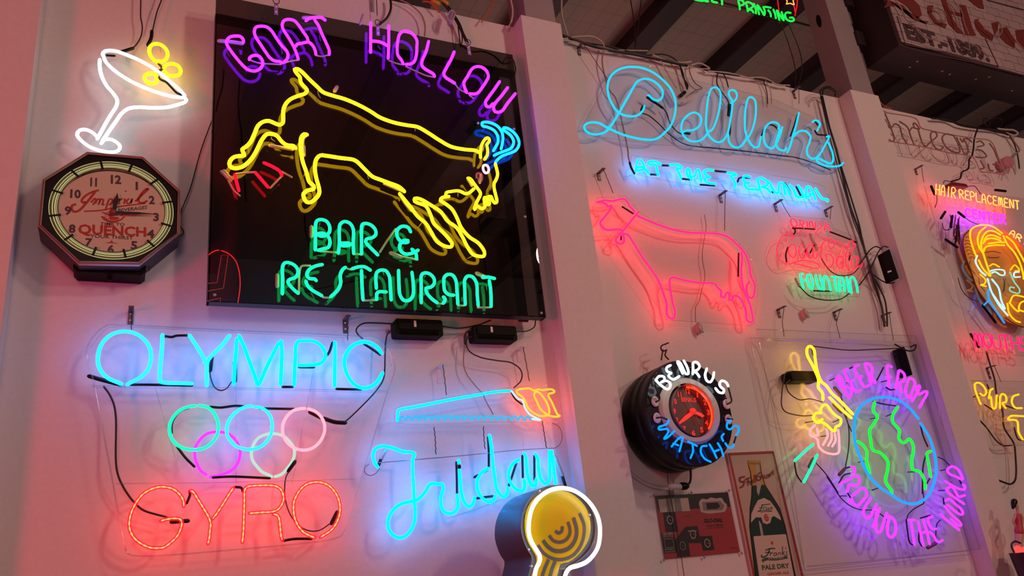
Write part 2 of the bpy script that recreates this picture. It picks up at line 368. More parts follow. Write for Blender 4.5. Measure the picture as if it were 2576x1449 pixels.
link('frame_rail', *boxvf((bx1-.09, -.06, bz0), (bx1-.05, -.05, fz)), M_tray, t)
for s in ("G: 2320,110 2520,250", "F: 920,150 1090,230"):
    a, b = P3(s, BD-.02); link('ballast_box', *bevbox((a.x, -BD+.02, b.z), (b.x+.06, -.03, a.z), .01), M_plastic, t)
tubes(t, 'board_cable', ["E: 175,60 155,250 110,400 95,480", "E: 335,150 320,450 350,700 370,1000 400,1400", "G: 370,90 380,250 430,460", "G: 2290,100 2260,130 2290,400 2330,720", "G: 180,965 600,870 1100,765",
  "F: 1255,300 1260,600 1290,900 1330,1200 1350,1449", "C: 1270,540 1400,640 1560,640 1700,700 1800,790 1900,780"], 'E', 16, .07, M_cable)
for s in ("_: 540,742", "P: 2308,35", "Hh: 220,155", "Hh: 690,230", "Hh: 833,1373"):
    c = P3(s, BD)[0]; link('screw', *lathe((c.x, 0, c.z), [(0, -BD-.004), (.005, -BD-.003), (.006, -BD)], 12), M_steel, t)
DG = BD+.034
g = thing('neon_goat', 'yellow neon leaping goat with blue horns on the black board', 'neon sign', mid('_: 930,380', DG))
tubes(g, 'body_outline', ["900,855 880,835 810,825 760,790 710,730 660,712 610,715 560,770 520,850 480,925 430,990 360,1045 280,1060 235,1040 235,990 280,945 340,935 380,930 370,900 360,870 400,840 440,800 480,720 520,630 570,590 630,580 690,605 740,620 770,600 775,540 775,480 800,410 850,360 930,325 1000,300 1015,265 980,225 950,185 945,140 905,90 890,60 920,55 960,80 1040,160 1120,235 1180,290 1280,325 1400,360 1540,420 1660,485 F: 120,120 240,165 360,190 450,205 540,255 640,320 740,375 860,400 955,410 980,425",
  "1015,720 985,715 960,745 950,800 955,900 975,1000 1010,1100 1040,1200 1085,1240 1080,1270 1020,1285 980,1320 985,1360 1010,1400 1050,1405 1110,1360 1140,1310 1135,1250 1110,1160 1095,1050 1110,970 1150,930 1220,935 1350,955 1490,975 1530,1000 1600,1070 1680,1145 F: 120,660 200,690 290,725 335,765",
  ], 'E', 38, DG, N['yellow'])
tubes(g, 'leg_outline', ["295,785 340,840 390,900 450,980 520,1040 570,1120 620,1200 690,1240 740,1245 750,1220 700,1150 640,1090 590,1040 560,960 520,890 470,870 425,850 425,825 470,830 560,880 650,940 710,1020 790,1080 840,1160 880,1240 930,1310 970,1325 1025,1325 1030,1290 980,1215 900,1160 830,1080 790,990 750,920 690,870 648,842 665,818 720,808"], 'F', 30, DG, N['yellow'])
tubes(g, 'face_outline', ["F: 695,800 700,775 740,765 810,760 870,785 900,775 940,740", "90,870 120,880 180,960 250,1060 250,1090 200,1190 172,1280 210,1235 270,1270 310,1240 305,1190 300,1130 320,1120 330,1180 350,1220 370,1200 360,1150 350,1115 390,1110 410,1160 440,1195 465,1180 450,1090 430,1000 430,940 460,880 475,820 460,740 445,685"], 'Hh', 40, DG, N['yellow'])
tubes(g, 'ear', ["252,600 252,540 265,450 300,380 340,345 365,360 365,395 335,430 345,500 340,570 305,625"], 'Hh', 38, DG, N['yellow'])
tubes(g, 'horn', ["430,575 480,550 560,520 650,480 685,400 650,320 590,270 550,240 555,215 600,220 680,270 740,350 755,430 710,510 620,550 530,585 465,640 447,665", "420,515 440,480 480,400 475,320 430,250 340,205 280,190 270,155 310,140 400,155 480,200 530,270 545,340 535,430 520,490"], 'Hh', 38, DG, N['blue'])
tubes(g, 'eye', ["290,710 288,760 312,800 345,800 360,760 345,712 315,700"], 'Hh', 32, DG, N['eye'], True)
tubes(g, 'grass_blade', ["285,1125 300,1190 325,1285", "495,1105 560,1180 620,1250", "580,1005 660,1040 740,1090 760,1130"], 'E', 32, DG, N['redstick'])
tubes(g, 'blackout_section', ["295,1118 380,1108 490,1100", "645,1260 700,1200 765,1135", "760,1095 860,1150", "220,1190 270,1280 335,1340", "1010,735 985,760 980,900"], 'E', 22, DG-.012, M_sleeve)
tubes(g, 'electrode_boot', ["150,1095 240,1190", "175,1085 250,1175", "640,830 750,850 870,870", "985,840 985,930"], 'E', 36, DG-.016, M_sleeve)
tubes(g, 'electrode_boot', ["F: 995,620 990,690", "F: 160,700 240,735 330,765", "F: 300,800 340,870 390,930", "F: 885,660 920,715"], 'F', 24, DG-.014, M_sleeve)
SUP = ["E: 1125,270 1130,310 1150,345", "E: 660,720 655,760 690,785", "E: 420,810 420,870 430,900", "E: 1630,1130 1640,1170", "E: 1000,1090 985,1140", "E: 1150,1330 1120,1360", "F: 425,205 430,240", "F: 800,770 800,810", "F: 1100,700 1085,750", "F: 490,1030 455,1080", "F: 940,1320 885,1345", "F: 1040,210 1010,240", "Hh: 310,430 285,500", "Hh: 600,590 520,650"]
tubes(g, 'tube_support', SUP, 'F', 11, DG-.017, M_rod, sides=6)
def conn(parent, lst, crop, w, dep): tubes(parent, 'blackout_section', lst, crop, w, dep, M_sleeve)
g = thing('neon_lettering', 'violet neon words arched over the leaping yellow goat', 'neon sign', mid('_: 930,130', DG))
tubes(g, 'letter', ["540,620 535,575 490,535 410,530 340,545 300,590 295,650 350,740 430,845 520,950 600,1020 700,1045 780,1015 822,950 815,880 760,820 690,815 640,840 625,875",
 "1100,925 1075,905 1000,895 930,850 870,770 790,650 715,530 700,460 725,400 790,385 880,395 950,450 1030,570 1110,680 1175,750 1195,810 1180,870 1125,920",
 "1345,870 1335,830 1280,690 1200,550 1120,420 1110,360 1140,300 1210,285 1290,305 1350,370 1420,470 1480,560 1490,615|1310,680 1330,650 1400,635 1500,620 1550,660 1590,730 1605,800",
 "1460,305 1500,275 1600,255 1690,260 1740,295|1590,300 1640,370 1690,490 1750,620 1800,740 1800,800"], 'B', 43, DG, N['violet'])
tubes(g, 'letter', ["162,285 160,650|385,325 385,560 378,725|185,510 270,520 330,545 365,570", "565,795 545,750 500,690 490,620 500,500 525,420 570,390 630,395 690,430 735,500 735,580 730,680 700,770 660,795 600,800",
 "882,515 850,640 800,760 800,820 840,860 900,895 945,925 955,950", "1200,645 1160,740 1100,850 1070,920 1090,960 1150,1000 1205,1035",
 "1355,1150 1330,1090 1320,1030 1360,960 1420,860 1470,830 1540,835 1600,880 1625,950 1600,1010 1540,1100 1500,1150 1450,1170 1390,1165",
 "1765,1015 1700,1110 1620,1220 1590,1270 1600,1320 1640,1330 1680,1290|1865,1090 1790,1190 1700,1300 1690,1350 1710,1390 1760,1395 1800,1375 1860,1290 1960,1165"], 'C', 36, DG, N['violet'])
conn(g, ["B: 650,890 760,925 1000,945 1090,950", "B: 1145,925 1250,895 1340,885", "B: 1620,820 1700,830 1790,808", "390,755 450,780 540,805", "600,830 720,885 860,945 940,960", "1215,1050 1260,1110 1350,1155", "1390,1190 1440,1225"], 'C', 20, DG-.008)
tubes(g, 'electrode_boot', ["B: 180,600 310,610 520,640", "B: 1420,260 1580,260", "1880,1340 1915,1280"], 'B', 60, DG-.02, M_sleeve)
tubes(g, 'tube_support', ["B: 295,690 300,760 335,835", "B: 1080,420 1090,490", "B: 1090,700 1110,790", "B: 1650,440 1670,600", "250,570 290,620", "1040,930 1000,1060", "1590,900 1570,960", "1770,1400 1740,1430"], 'C', 13, DG-.017, M_rod, sides=6)
g = thing('neon_lettering', 'teal neon words BAR & RESTAURANT low on the black board', 'neon sign', mid('_: 970,680', DG))
tubes(g, 'letter', ["485,465 487,330 490,190 505,150 550,138 610,160 642,220 635,280 590,313 545,318 508,300|512,292 560,285 620,315 645,380 625,440 570,455 515,470",
 "735,500 745,400 745,250 755,190 800,160 860,180 895,240 895,400 900,505|745,392 780,393 840,393 868,405 840,420 780,422 748,405", "985,510 985,380 985,230 995,190 1030,180 1090,200 1135,250 1140,300 1100,335 1040,350 1030,380 1070,430 1130,490 1160,520",
 "1515,270 1490,225 1430,210 1380,240 1365,290 1385,350 1430,385 1480,385 1490,368 1440,365 1400,410 1400,460 1440,505 1500,510 1560,490 1595,470|1530,460 1570,500 1580,560",
 "130,940 133,800 135,640 160,605 220,610 280,650 300,710 270,765 210,785 190,810 220,860 270,910 300,935", "560,625 490,640 420,680 395,735 420,775 480,780 495,797|385,805 400,850 450,900 510,935 555,960",
 "810,655 780,680 755,740 760,820 735,890 690,940 655,970", "885,670 950,650 1020,650 1080,685|985,690 990,850 1000,1000", "1145,880 1140,760 1150,710 1190,685 1245,690 1285,750 1295,850 1305,1005|1150,1000 1150,940 1170,920 1250,920",
 "1385,690 1390,850 1400,950 1440,1010 1500,1010 1540,960 1545,850 1530,710", "1630,1035 1630,850 1630,750 1650,720 1710,720 1765,770 1770,830 1730,870 1680,880 1690,930 1750,1000 1800,1035",
 "2025,1050 2015,900 2005,800 1970,740 1920,730 1880,760 1875,850 1885,910 1930,950 1980,955|1870,975 1890,1000 1870,1040", "2105,1055 2100,900 2100,790 2130,750 2180,755 2225,820 2235,950 2245,1065", "2295,765 2350,760 2420,775|2365,800 2380,900 2385,1075"], 'G', 36, DG, N['teal'])
conn(g, ["540,485 730,495", "905,512 975,515", "1185,490 1260,370 1350,240", "570,980 640,985", "1000,1015 1140,1010", "1810,1045 1870,1050", "2030,1070 2090,1070", "2240,1090 2370,1090", "430,635 340,640 320,680 310,930", "835,670 870,680", "1420,540 1590,575"], 'G', 24, DG-.01)
tubes(g, 'electrode_boot', ["1300,500 1410,545", "445,220 445,320", "75,740 75,860", "2230,720 2320,760"], 'G', 46, DG-.014, M_sleeve)
tubes(g, 'tube_support', ["540,150 530,200", "860,400 860,450", "1020,180 1010,240", "220,610 190,650", "440,930 480,1000", "1210,690 1230,740", "1470,1020 1450,1070", "1680,720 1665,765", "2070,980 2070,1020", "2330,850 2340,900"], 'G', 14, DG-.017, M_rod, sides=6)
# hanger straps along the board's top edge
for s in ("B: 1020,60 1022,210", "C: 250,320 255,440", "C: 1375,560 1395,680"):
    a, b = P3(s, BD+.004); t = thing('hanger_strap', {'B': 'perforated steel strap at the board top at the left, above the first violet word', 'C: 2': 'perforated steel strap between the strokes of the second violet word\'s first letter', 'C: 1': 'perforated steel strap at the board top above the right part of the violet words'}[s[0] if s[0] == 'B' else s[:4]], 'bracket', (a.x, -BD, b.z))
    vf = ribvf([a, b], .014); V = [tuple(v) for v in vf[0]]; V2 = [(v[0], v[1]+.003, v[2]) for v in V]
    link('strap', V+V2, [(0,1,3,2),(4,6,7,5),(0,2,6,4),(1,5,7,3),(0,4,5,1),(2,3,7,6)], M_steel, t)
    for k in (.25, .75):
        c = a.lerp(b, k); link('rivet', *lathe((c.x, 0, c.z), [(0, c.y-.003), (.003, c.y-.002), (.004, c.y)], 8), M_label, t)
    link('hook', *tubevf(smooth_path([a+Vector((.012*math.cos(k), -.002, .014+.014*math.sin(k))) for k in [j*.7 for j in range(10)]], .004), .0016, 6), M_wire, t, True)
t = thing('mirrored_neon_sign', 'thin red neon arch and angle seen mirrored low left in the goat board', 'neon sign', (un(560, 700, -4.0).x, -.23-4.0, 2.6))
def mir(s):
    p = [q for q in P3(s, -4.0, '_')]; return [Vector((q.x, -2*BD-q.y, q.z)) for q in p]
for s, m_, w_ in (("505,700 512,665 526,640 540,631 551,629", 25, 2.2), ("557,630 575,638 592,655 602,685 604,720 598,765", 25, 2.4)):
    link('arch_tube', *tubevf(smooth_path(mir(s), .02), .0042, 6), neon('mirror_red', (19, .3, .3)), t, True)
for s in ("522,713 546,711 557,642 574,642 562,725 522,732", "522,757 545,752 555,749 554,759"):
    link('inner_tube', *tubevf(mir(s), .003, 6), neon('mirror_dull', (6, .5, .4)), t, True)
# ------------------------------------------------------------------ octagonal clock
CK = .12
t = thing('octagonal_clock', 'octagonal wall clock with cream dial and glowing fluted ring', 'clock', mid('D: 800,1000', 0))
OUT = "558,90 1125,140 1505,480 1505,915 1090,1250 480,1240 60,840 105,370"; INN = "570,114 1118,160 1480,490 1470,912 1080,1203 485,1193 97,830 137,382"
o_ = P3(OUT, CK, 'D'); i_ = P3(INN, CK+.006, 'D'); n = 8
M_bez = mat('copper_bezel', (.5, .36, .34), .35, .35); M_case = mat('clock_case', (.03, .02, .03), .5)
link('case', *prism(o_, CK-.01), M_case, t)
V = [tuple(p) for p in o_]+[tuple(p) for p in i_]+[(p.x, p.y+.018, p.z) for p in o_]
for k in range(8):
    j = (k+1) % 8; A, B, Cc, Dd = o_[k], o_[j], i_[j], i_[k]
    vv = []
    for q, (fa, dz) in enumerate(((0, 0), (.25, -.005), (.5, 0), (.75, -.005), (1, 0))):
        vv += [tuple(A.lerp(Dd, fa)+Vector((0, dz, 0))), tuple(B.lerp(Cc, fa)+Vector((0, dz, 0)))]
    ff = [(2*q, 2*q+1, 2*q+3, 2*q+2) for q in range(4)]
    vv += [(A.x, A.y+.02, A.z), (B.x, B.y+.02, B.z)]; ff.append((10, 11, 1, 0))
    link('bezel_strip', vv, ff, M_bez, t)
link('face_mask', *poly(INN, 'D', CK+.001), M_black, t)
def ell(L, T, Rr, B, crop, dep):
    l, r_, tt, bb = P3('%g,%g %g,%g %g,%g %g,%g' % (L[0], L[1], Rr[0], Rr[1], T[0], T[1], B[0], B[1]), dep, crop)
    c = (l+r_+tt+bb)/4; return c, (r_-l).length/2, (tt-bb).length/2
c, rx, rz = ell((176, 655), (810, 176), (1446, 720), (815, 1168), 'D', CK+.002)
cc, rx2, rz2 = ell((268, 640), (820, 290), (1362, 720), (815, 1105), 'D', CK+.003)
M_flute = mat('fluted_ring', (.30, .27, .16), .25, .4); M_cream = mat('cream_dial', (.70, .76, .54), .5)
link('ring_glass', *ringvf(c, rx, rz, rx*.84, rz*.84, -CK-.002, 72), mat('dark_ring', (.05, .045, .025), .2), t)
for k, (f, wd, m) in enumerate(((.99, .0012, 'clockglow'), (.965, .0012, 'x'), (.94, .0016, 'clockglow'), (.92, .001, 'x'), (.90, .0019, 'clockglow'), (.875, .001, 'clockglow'), (.85, .0012, 'x'))):
    p = [Vector((c.x+rx*f*math.cos(a), -CK-.004, c.z+rz*f*math.sin(a))) for a in [q*2*math.pi/72 for q in range(72)]]
    link('ring_glow_line' if m != 'x' else 'ring_flute', *tubevf(p, wd, 5, True), N['clockglow'] if m != 'x' else M_flute, t, True)  # emissive lines stand in for inner neon light caught on reflective rings
for k in range(12):
    a = math.radians(15+30*k); d = Vector((rx*math.cos(a), 0, rz*math.sin(a)))
    link('ring_divider', *ribvf([c+d*1.0+Vector((0, -.009, 0)), c+d*.82+Vector((0, -.009, 0))], .007), M_black, t)
link('dial_surround', *ringvf(c, rx*.835, rz*.835, rx2, rz2, -CK-.003, 64), mat('dial_surround', (.5, .45, .25), .5), t)
dial = link('dial', *discvf(cc, rx2*1.0, rz2*1.0, -CK-.0035, 64), M_cream, t)
M_dkgr = mat('dial_ink_grey', (.09, .07, .09), .6); M_dkred = mat('dial_ink_red', (.5, .05, .035), .6)
dp = CK+.0045
for s, x0, x1, y, h in (('12', 800, 905, 405, 82), ('1', 1052, 1074, 470, 78), ('2', 1186, 1245, 612, 78), ('3', 1230, 1287, 785, 78), ('4', 1163, 1240, 955, 80), ('5', 1003, 1066, 1070, 78), ('6', 765, 830, 1108, 76),
                        ('7', 540, 610, 1035, 72), ('8', 372, 440, 903, 80), ('9', 330, 398, 720, 80), ('10', 388, 495, 550, 82), ('11', 592, 658, 432, 82)):
    link('numeral', *textvf(s, (x0, y), (x1, y+(x1-x0)*.06), h, 'D', dp, .035), M_dkgr, t)
link('printed_script', *join([rib(s, 'D', w_, dp) for s, w_ in (("680,475 600,500 530,545 505,585 520,605 545,590", 20), ("640,495 590,560 540,620 480,680 430,695 405,670 410,630 450,618", 22), ("600,600 640,560 650,570 620,625", 16), ("645,610 670,565 690,570 675,625", 16), ("680,610 705,565 725,575 715,625 735,620", 16),
  ("745,680 790,565 815,570 810,605 780,625", 16), ("830,600 870,580 860,560 835,580 835,610 860,620", 14), ("890,560 880,620", 16), ("885,580 920,560", 14), ("945,560 935,615", 16), ("950,480 953,490", 18), ("985,560 960,590 975,615 1010,590 1015,560 1005,610", 15), ("1050,590 1110,530 1180,460 1150,470 1080,570 1090,600 1130,605 1170,580", 20),
  ("530,690 700,680 900,640 1060,620 1150,608", 14))]), M_dkred, t)
link('lettering', *textvf('BEVERAGES', (875, 700), (1175, 664), 34, 'D', dp, .01, .25), M_dkgr, t)
link('lettering', *textvf('TIME TO', (695, 828), (940, 836), 28, 'D', dp, .01), M_dkgr, t)
link('lettering', *textvf('QUENCH', (468, 915), (1158, 945), 95, 'D', dp, .03), M_dkred, t)
link('lettering', *textvf('YOUR THIRST', (590, 955), (1025, 978), 34, 'D', dp, .01), M_dkgr, t)
link('printed_bowl', *join([poly("698,738 725,775 775,802 850,805 910,780 948,742 930,740 900,770 840,785 780,778 735,745", 'D', dp), poly("775,760 790,745 870,748 890,762 850,778 800,775", 'D', dp), poly("740,1010 800,1000 808,975 820,1003 878,1016", 'D', dp), rib("710,700 760,715 800,740", 'D', 12, dp), rib("900,735 930,715 980,720", 'D', 12, dp)]), M_dkred, t)
M_hand = mat('clock_hand', (.03, .02, .03), .4)
link('hour_hand', *poly("818,695 822,580 850,540 868,500 878,560 850,690", 'D', CK+.012), M_hand, t)
link('minute_hand', *poly("820,685 900,692 1080,698 1120,704 1245,716 1245,722 1110,720 1060,724 820,712", 'D', CK+.014), M_hand, t)
q = P3("820,697", 0, 'D')[0]; q = P3("820,697", CK+.014, 'D')[0]; link('hand_boss', *lathe((q.x, 0, q.z), [(0, q.y-.008), (.008, q.y-.007), (.011, q.y+.004)], 20), mat('boss_red', (.3, .05, .05), .4), t, True)
link('glass_cover', *discvf(c, rx*.99, rz*.99, -CK-.02, 48), clear('thin_glass', (.96, .96, .96)), t)
a, b = P3("425,1190 1150,1345", .08, 'D'); link('ballast_box', *bevbox((a.x, -.085, b.z), (b.x, -.005, a.z+.06), .012), M_plastic, t)
a = P3("788,1355", .08, 'D')[0]; link('pull_knob', *lathe((a.x, 0, a.z), [(0, -.075), (.008, -.07), (.008, -.06), (0, -.05)], 12), M_plastic, t)
tag(link('pull_cord', *tub("1188,1190 1190,1290", 'D', 8, .05, sides=6), M_wire, None, True), 'short pull cord under the octagonal clock', 'cord')
tag(link('power_cable', *tub("540,285 505,380 480,470 450,560 D: 1540,905 1500,950", '_', 3.2, .025, sides=6), M_cable, None, True), 'black cable running down from the board to the octagonal clock', 'cable')
# ------------------------------------------------------------------ brackets with hanging wires
M_brk = mat('dull_bracket', (.14, .11, .11), .45, .4)
def bracket(label, s, crop, wire, dep=.045, st=M_brk):
    a, b = P3(s, 0.0, crop); t = thing('hanging_bracket', label, 'bracket', (b.x, 0, b.z))
    h = abs(a.z-b.z)
    link('wall_leg', *boxvf((a.x-.008, -.004, min(a.z, b.z)), (a.x+.008, 0, max(a.z, b.z))), st, t)
    link('arm', *boxvf((a.x-.008, -dep-.008, max(a.z, b.z)-.004), (a.x+.008, 0, max(a.z, b.z))), st, t)
    for k in (.3, .75):
        z = min(a.z, b.z)+k*h; link('screw', *lathe((a.x, 0, z), [(0, -.007), (.003, -.006), (.004, -.003)], 8), M_label, t)
    if wire:
        w_ = P3(wire, dep, crop); w_[0] = Vector((a.x, -dep, max(a.z, b.z)))
        pts = [w_[0]]
        for k in range(1, len(w_)):
            for j in range(1, 9): 
                q = w_[k-1].lerp(w_[k], j/8); pts.append(q+Vector((.0011*(-1)**j, 0, 0)))
        pts[-1] = w_[-1]
        link('twisted_wire', *tubevf(pts, .0016, 5), M_wire, t, True)
bracket('upright steel bracket above the left end of the cyan word with rings', "820,110 820,275", 'I', "820,70 825,330")
bracket('steel bracket with kinked wire above the right end of the cyan word', "1485,215 1480,380", 'J', "1525,200 1520,460")
bracket('white bracket with wire above the saw blade', "1120,660 1140,850", 'P', "1180,600 1210,980", st=M_wall)
bracket('white bracket with wire above the saw handle', "2040,460 2045,600", 'P', "2135,400 2170,820", st=M_wall)
bracket('bracket with slack wire above the nose of the pink cow', "360,200 375,305", 'U', "425,140 570,475")
bracket('bracket under the E of THE with wire down to the cow\'s back', "1150,555 1160,645", 'T', "1205,510 1210,782 V: 1190,180")
bracket('bracket with wire left above the soda fountain sign', "125,100 135,185", 'W', "185,60 240,150 300,245")
bracket('bracket with wire right above the soda fountain sign', "680,170 695,245", 'W', "740,130 740,270")
bracket('left one of three brackets with chain over the globe sign', "230,55 235,120", 'Z', "270,40 265,150 280,260")
bracket('middle one of three brackets with chain over the globe sign', "655,75 655,140", 'Z', "683,60 675,160 705,275")
bracket('right one of three brackets with chain, behind the black cables', "1025,100 1030,160", 'Z', "1070,90 1090,170 1110,290")
bracket('bracket at the wall top left with wire to the big D', "190,420 195,485", 'AB', "240,385 450,700")
bracket('bracket at the wall top by the black cable bunch', "2070,800 2080,865", 'AB', "2115,780 2125,905")
bracket('bracket with hook over the red hair sign', "490,800 510,870", 'AD', "560,760 600,960")
bracket('grey bracket holding the long wire to the yellow sign', "200,160 205,230", 'AG', "262,145 290,245")
# ------------------------------------------------------------------ OLYMPIC rings GYRO sign
DO = .075
t = thing('neon_rings_sign', 'large neon with five coloured rings between cyan and red words', 'neon sign', mid('_: 600,1100', 0))
link('acrylic_frame', *join([tub("220,873 269,819 300,818 600,832 900,846 949,851 975,880 993,921 970,1000 900,1230 860,1345 845,1354 600,1382 340,1398 322,1392 305,1330 279,1188 240,980", '_', 5, DO-.01, True, 6),
  tub("226,876 272,825 300,823 600,837 900,852 945,857 968,885 985,921", '_', 2.2, DO, False, 5), tub("233,970 600,976 974,984", '_', 3, DO-.01, False, 5), tub("233,974 600,980 974,988", '_', 2, DO-.02, False, 5),
  tub("292,1217 600,1213 893,1205", '_', 3, DO-.01, False, 5), tub("594,975 594,1215", '_', 2, DO-.01, False, 5), tub("790,925 735,1215", '_', 2, DO-.01, False, 5), tub("392,979 440,1150", '_', 2, DO-.01, False, 5)]), M_rod, t, True)
tubes(t, 'letter', ["705,995 640,970 550,930 470,860 425,770 418,670 440,560 500,460 590,390 690,360 780,358 880,385 970,445 1035,530 1062,630 1055,740 1010,840 930,915 850,960 775,1000",
 "1202,400 1195,560 1178,760 1168,930 1180,965 1230,980 1400,985 1560,990", "1530,405 1620,540 1710,700 1715,735|2015,410 1920,530 1800,650 1750,720 1740,850 1742,1010"], 'I', 44, DO, N['olycyan'])
tubes(t, 'letter', ["135,990 150,750 165,580 172,450|200,410 260,540 340,760 400,920 430,1010 460,960 530,800 620,620 680,500|712,475 720,600 715,760 705,1000",
 "870,1005 875,850 885,650 892,520 920,478 1000,470 1100,475 1180,515 1235,590 1250,660 1220,720 1160,755 1060,765 930,768", "1365,490 1365,700 1360,1020",
 "1930,620 1880,550 1800,500 1720,485 1620,505 1540,570 1490,660 1480,760 1510,870 1570,970 1650,1030 1730,1045 1810,1025 1880,970 1925,900 1945,865"], 'J', 44, DO, N['cyan'])
for s, c_ in (("555,205 470,215 370,255 280,340 235,440 235,540 270,630 340,700 430,740 540,750 650,735 750,670 820,570 840,460 815,350 760,260 690,215 600,200", 'mint'),
 ("1250,205 1160,220 1060,280 980,370 945,470 950,570 1000,650 1080,715 1190,745 1310,735 1420,670 1490,570 1510,460 1490,340 1430,260 1360,225 1290,215", 'olycyan'),
 ("1915,235 1850,240 1760,270 1690,340 1645,430 1640,530 1670,620 1740,700 1830,745 1920,755 2020,725 2110,640 2160,530 2160,430 2120,340 2050,275 1960,240", 'pink'),
 ("685,1060 620,1010 570,920 545,820 550,730 600,640 680,560 780,530 880,530 980,560 1060,640 1105,740 1105,840 1060,950 980,1020 880,1060 740,1090", 'magenta'),
 ("1505,1085 1460,1060 1390,1030 1320,960 1265,880 1250,790 1270,700 1330,610 1430,560 1540,550 1650,580 1730,650 1780,730 1785,820 1750,910 1690,990 1620,1060 1545,1085", 'dimwhite')):
    o = tubes(t, 'ring', [s], 'M', 38, DO-(.016 if c_ in ('magenta', 'dimwhite') else 0), N[c_])[0]
    o['label'] = {'mint': 'green ring', 'olycyan': 'blue ring', 'pink': 'pink ring', 'magenta': 'violet ring', 'dimwhite': 'pale unbright ring'}[c_]
M_bead = neon('bead', (6.5, 1.6, .3)); M_redglow = halo('red_gas_glow', (10, .01, .05), .55)
def beaded(strs, crop, w_, dep):
    for s in strs:
        gl = []; bd = []
        for x in s.split('|'):
            p = P3(x, dep, crop); r = w_/CR[crop][2]*.5*scl(p[0]); q = smooth_path(p, .0035)
            gl.append(tubevf(q, r, 8)); L = [0]
            dense = []
            for i in range(len(q)-1):
                k = max(1, int((q[i+1]-q[i]).length/.0022))
                for j in range(k): dense.append(q[i].lerp(q[i+1], j/k))
            for i in range(1, len(dense)): L.append(L[-1]+(dense[i]-dense[i-1]).length)
            bd.append(tubevf(dense, r*.44, 6, mod=lambda i, L=L: .12+.88*abs(math.sin(math.pi*L[i]/.0165))**.8))
        o = link('letter', *join(gl), M_redglow, t, True); b = sub('glow_bead_string', *join(bd), M_bead, o, True)
beaded(["1290,545 1280,460 1220,360 1130,290 1020,262 920,262 810,295 700,360 620,450 550,570 505,700 495,830 520,930 590,1030 690,1100 800,1145 900,1152 1000,1140 1100,1070 1190,980 1240,880 1260,780 1240,735 1180,720 1080,725 950,755",
 "1385,315 1420,330 1500,450 1600,610 1660,720 1680,800 1670,900 1660,1010 1640,1090|2010,275 1940,380 1840,540 1760,660 1705,730"], 'K', 56, DO)
beaded(["285,1070 300,950 310,700 318,450 322,310 350,265 420,245 560,238 700,238 790,255 850,300 885,380 885,460 850,540 790,600 700,625 560,632 390,645|740,655 790,670 820,710 840,850 850,960 870,1040",
 "1340,1000 1260,965 1180,920 1110,840 1060,740 1035,620 1040,480 1080,380 1150,280 1240,215 1350,190 1460,200 1560,250 1640,340 1690,440 1712,560 1700,680 1640,820 1560,910 1480,960 1425,995"], 'L', 56, DO)
tubes(t, 'blackout_section', ["I: 1230,415 1320,425 1360,410 1505,405", "I: 810,1003 1030,1003 1560,1015", "J: 730,1030 850,1030", "J: 1385,1055 1680,1062", "J: 1335,495 1290,620 1255,660", "J: 930,790 1110,792",
  "M: 740,215 860,225 1060,203 1200,215", "M: 1350,235 1780,242", "M: 330,720 430,850 540,960", "M: 770,1095 1000,1085 1480,1105", "M: 470,225 370,265 290,350 255,440 255,540", "K: 2035,262 2130,275 2150,330", "L: 890,1045 1030,1020 1300,1015", "K: 1330,500 1380,370 1370,320", "J: 1720,510 1800,560 1915,640"], 'I', 32, DO-.012, M_black)
tubes(t, 'electrode_boot', ["I: 310,900 430,935 560,970 690,1005", "I: 1800,660 1780,830", "M: 1980,280 2120,350", "M: 2150,360 2290,405 2420,415", "M: 1790,900 1710,1010", "K: 1110,770 1350,755", "L: 1670,630 1590,790", "J: 150,730 150,960"], 'I', 52, DO-.016, M_black)
for s, w_, l in (("I: 490,1030 550,1110 610,1240 635,1400 K: 310,0 390,230 560,480 700,600 880,660 1030,700 1110,740", 5.5, 'black cable looping from the cyan word down to the red beaded word'),
  ("P: 600,240 540,260 510,350 500,500 495,700 480,800 400,930 M: 2500,330 2420,400", 3.8, 'black cable from the left black transformer down to the pink ring'),
  ("P: 600,160 400,150 250,155 180,200 165,240 200,300 240,330", 4, 'black cable from the left transformer to the cyan word'),
  ("P: 1170,190 1350,210 1520,185 1600,165 1720,118", 4, 'black cable linking the two black transformers under the board'),
  ("P: 1500,305 1450,330 1440,400 1480,480 1600,545 1800,585 1960,610 2060,680 2085,740 2070,820 1990,900", 3.4, 'black cable curling from the right transformer to the saw'),
  ("P: 1500,225 1440,260 1422,320 1425,390", 5, 'thick black lead bending down at the right transformer'),
  ("P: 2030,250 2150,240 2230,190 2240,120", 3, 'black cable from the right transformer up behind the board'),
  ("I: 1775,830 1790,930 1840,1040 1910,1075 1980,1050 2040,970", 3.2, 'thin cable loop below the Y of the cyan word')):
    tag(link('power_cable', *tub(s, '_', w_, .05, sides=6), M_cable, None, True), l, 'cable')
tag(link('power_cable', *tub("P: 1420,400 1410,520 1410,640 1450,750 1540,870 1640,985 N: 1340,320 1450,525", '_', 3, .03, sides=6), M_tan, None, True), 'tan cable hanging from the right transformer behind the saw', 'cable')
tag(link('power_cable', *tub("L: 1000,0 930,100 905,250 915,450 980,650 1060,770 1180,870 1300,905 1420,890 1560,800", '_', 3.2, .04, sides=6), M_cable, None, True), 'dark cable sagging behind the last letter of the red beaded word', 'cable')
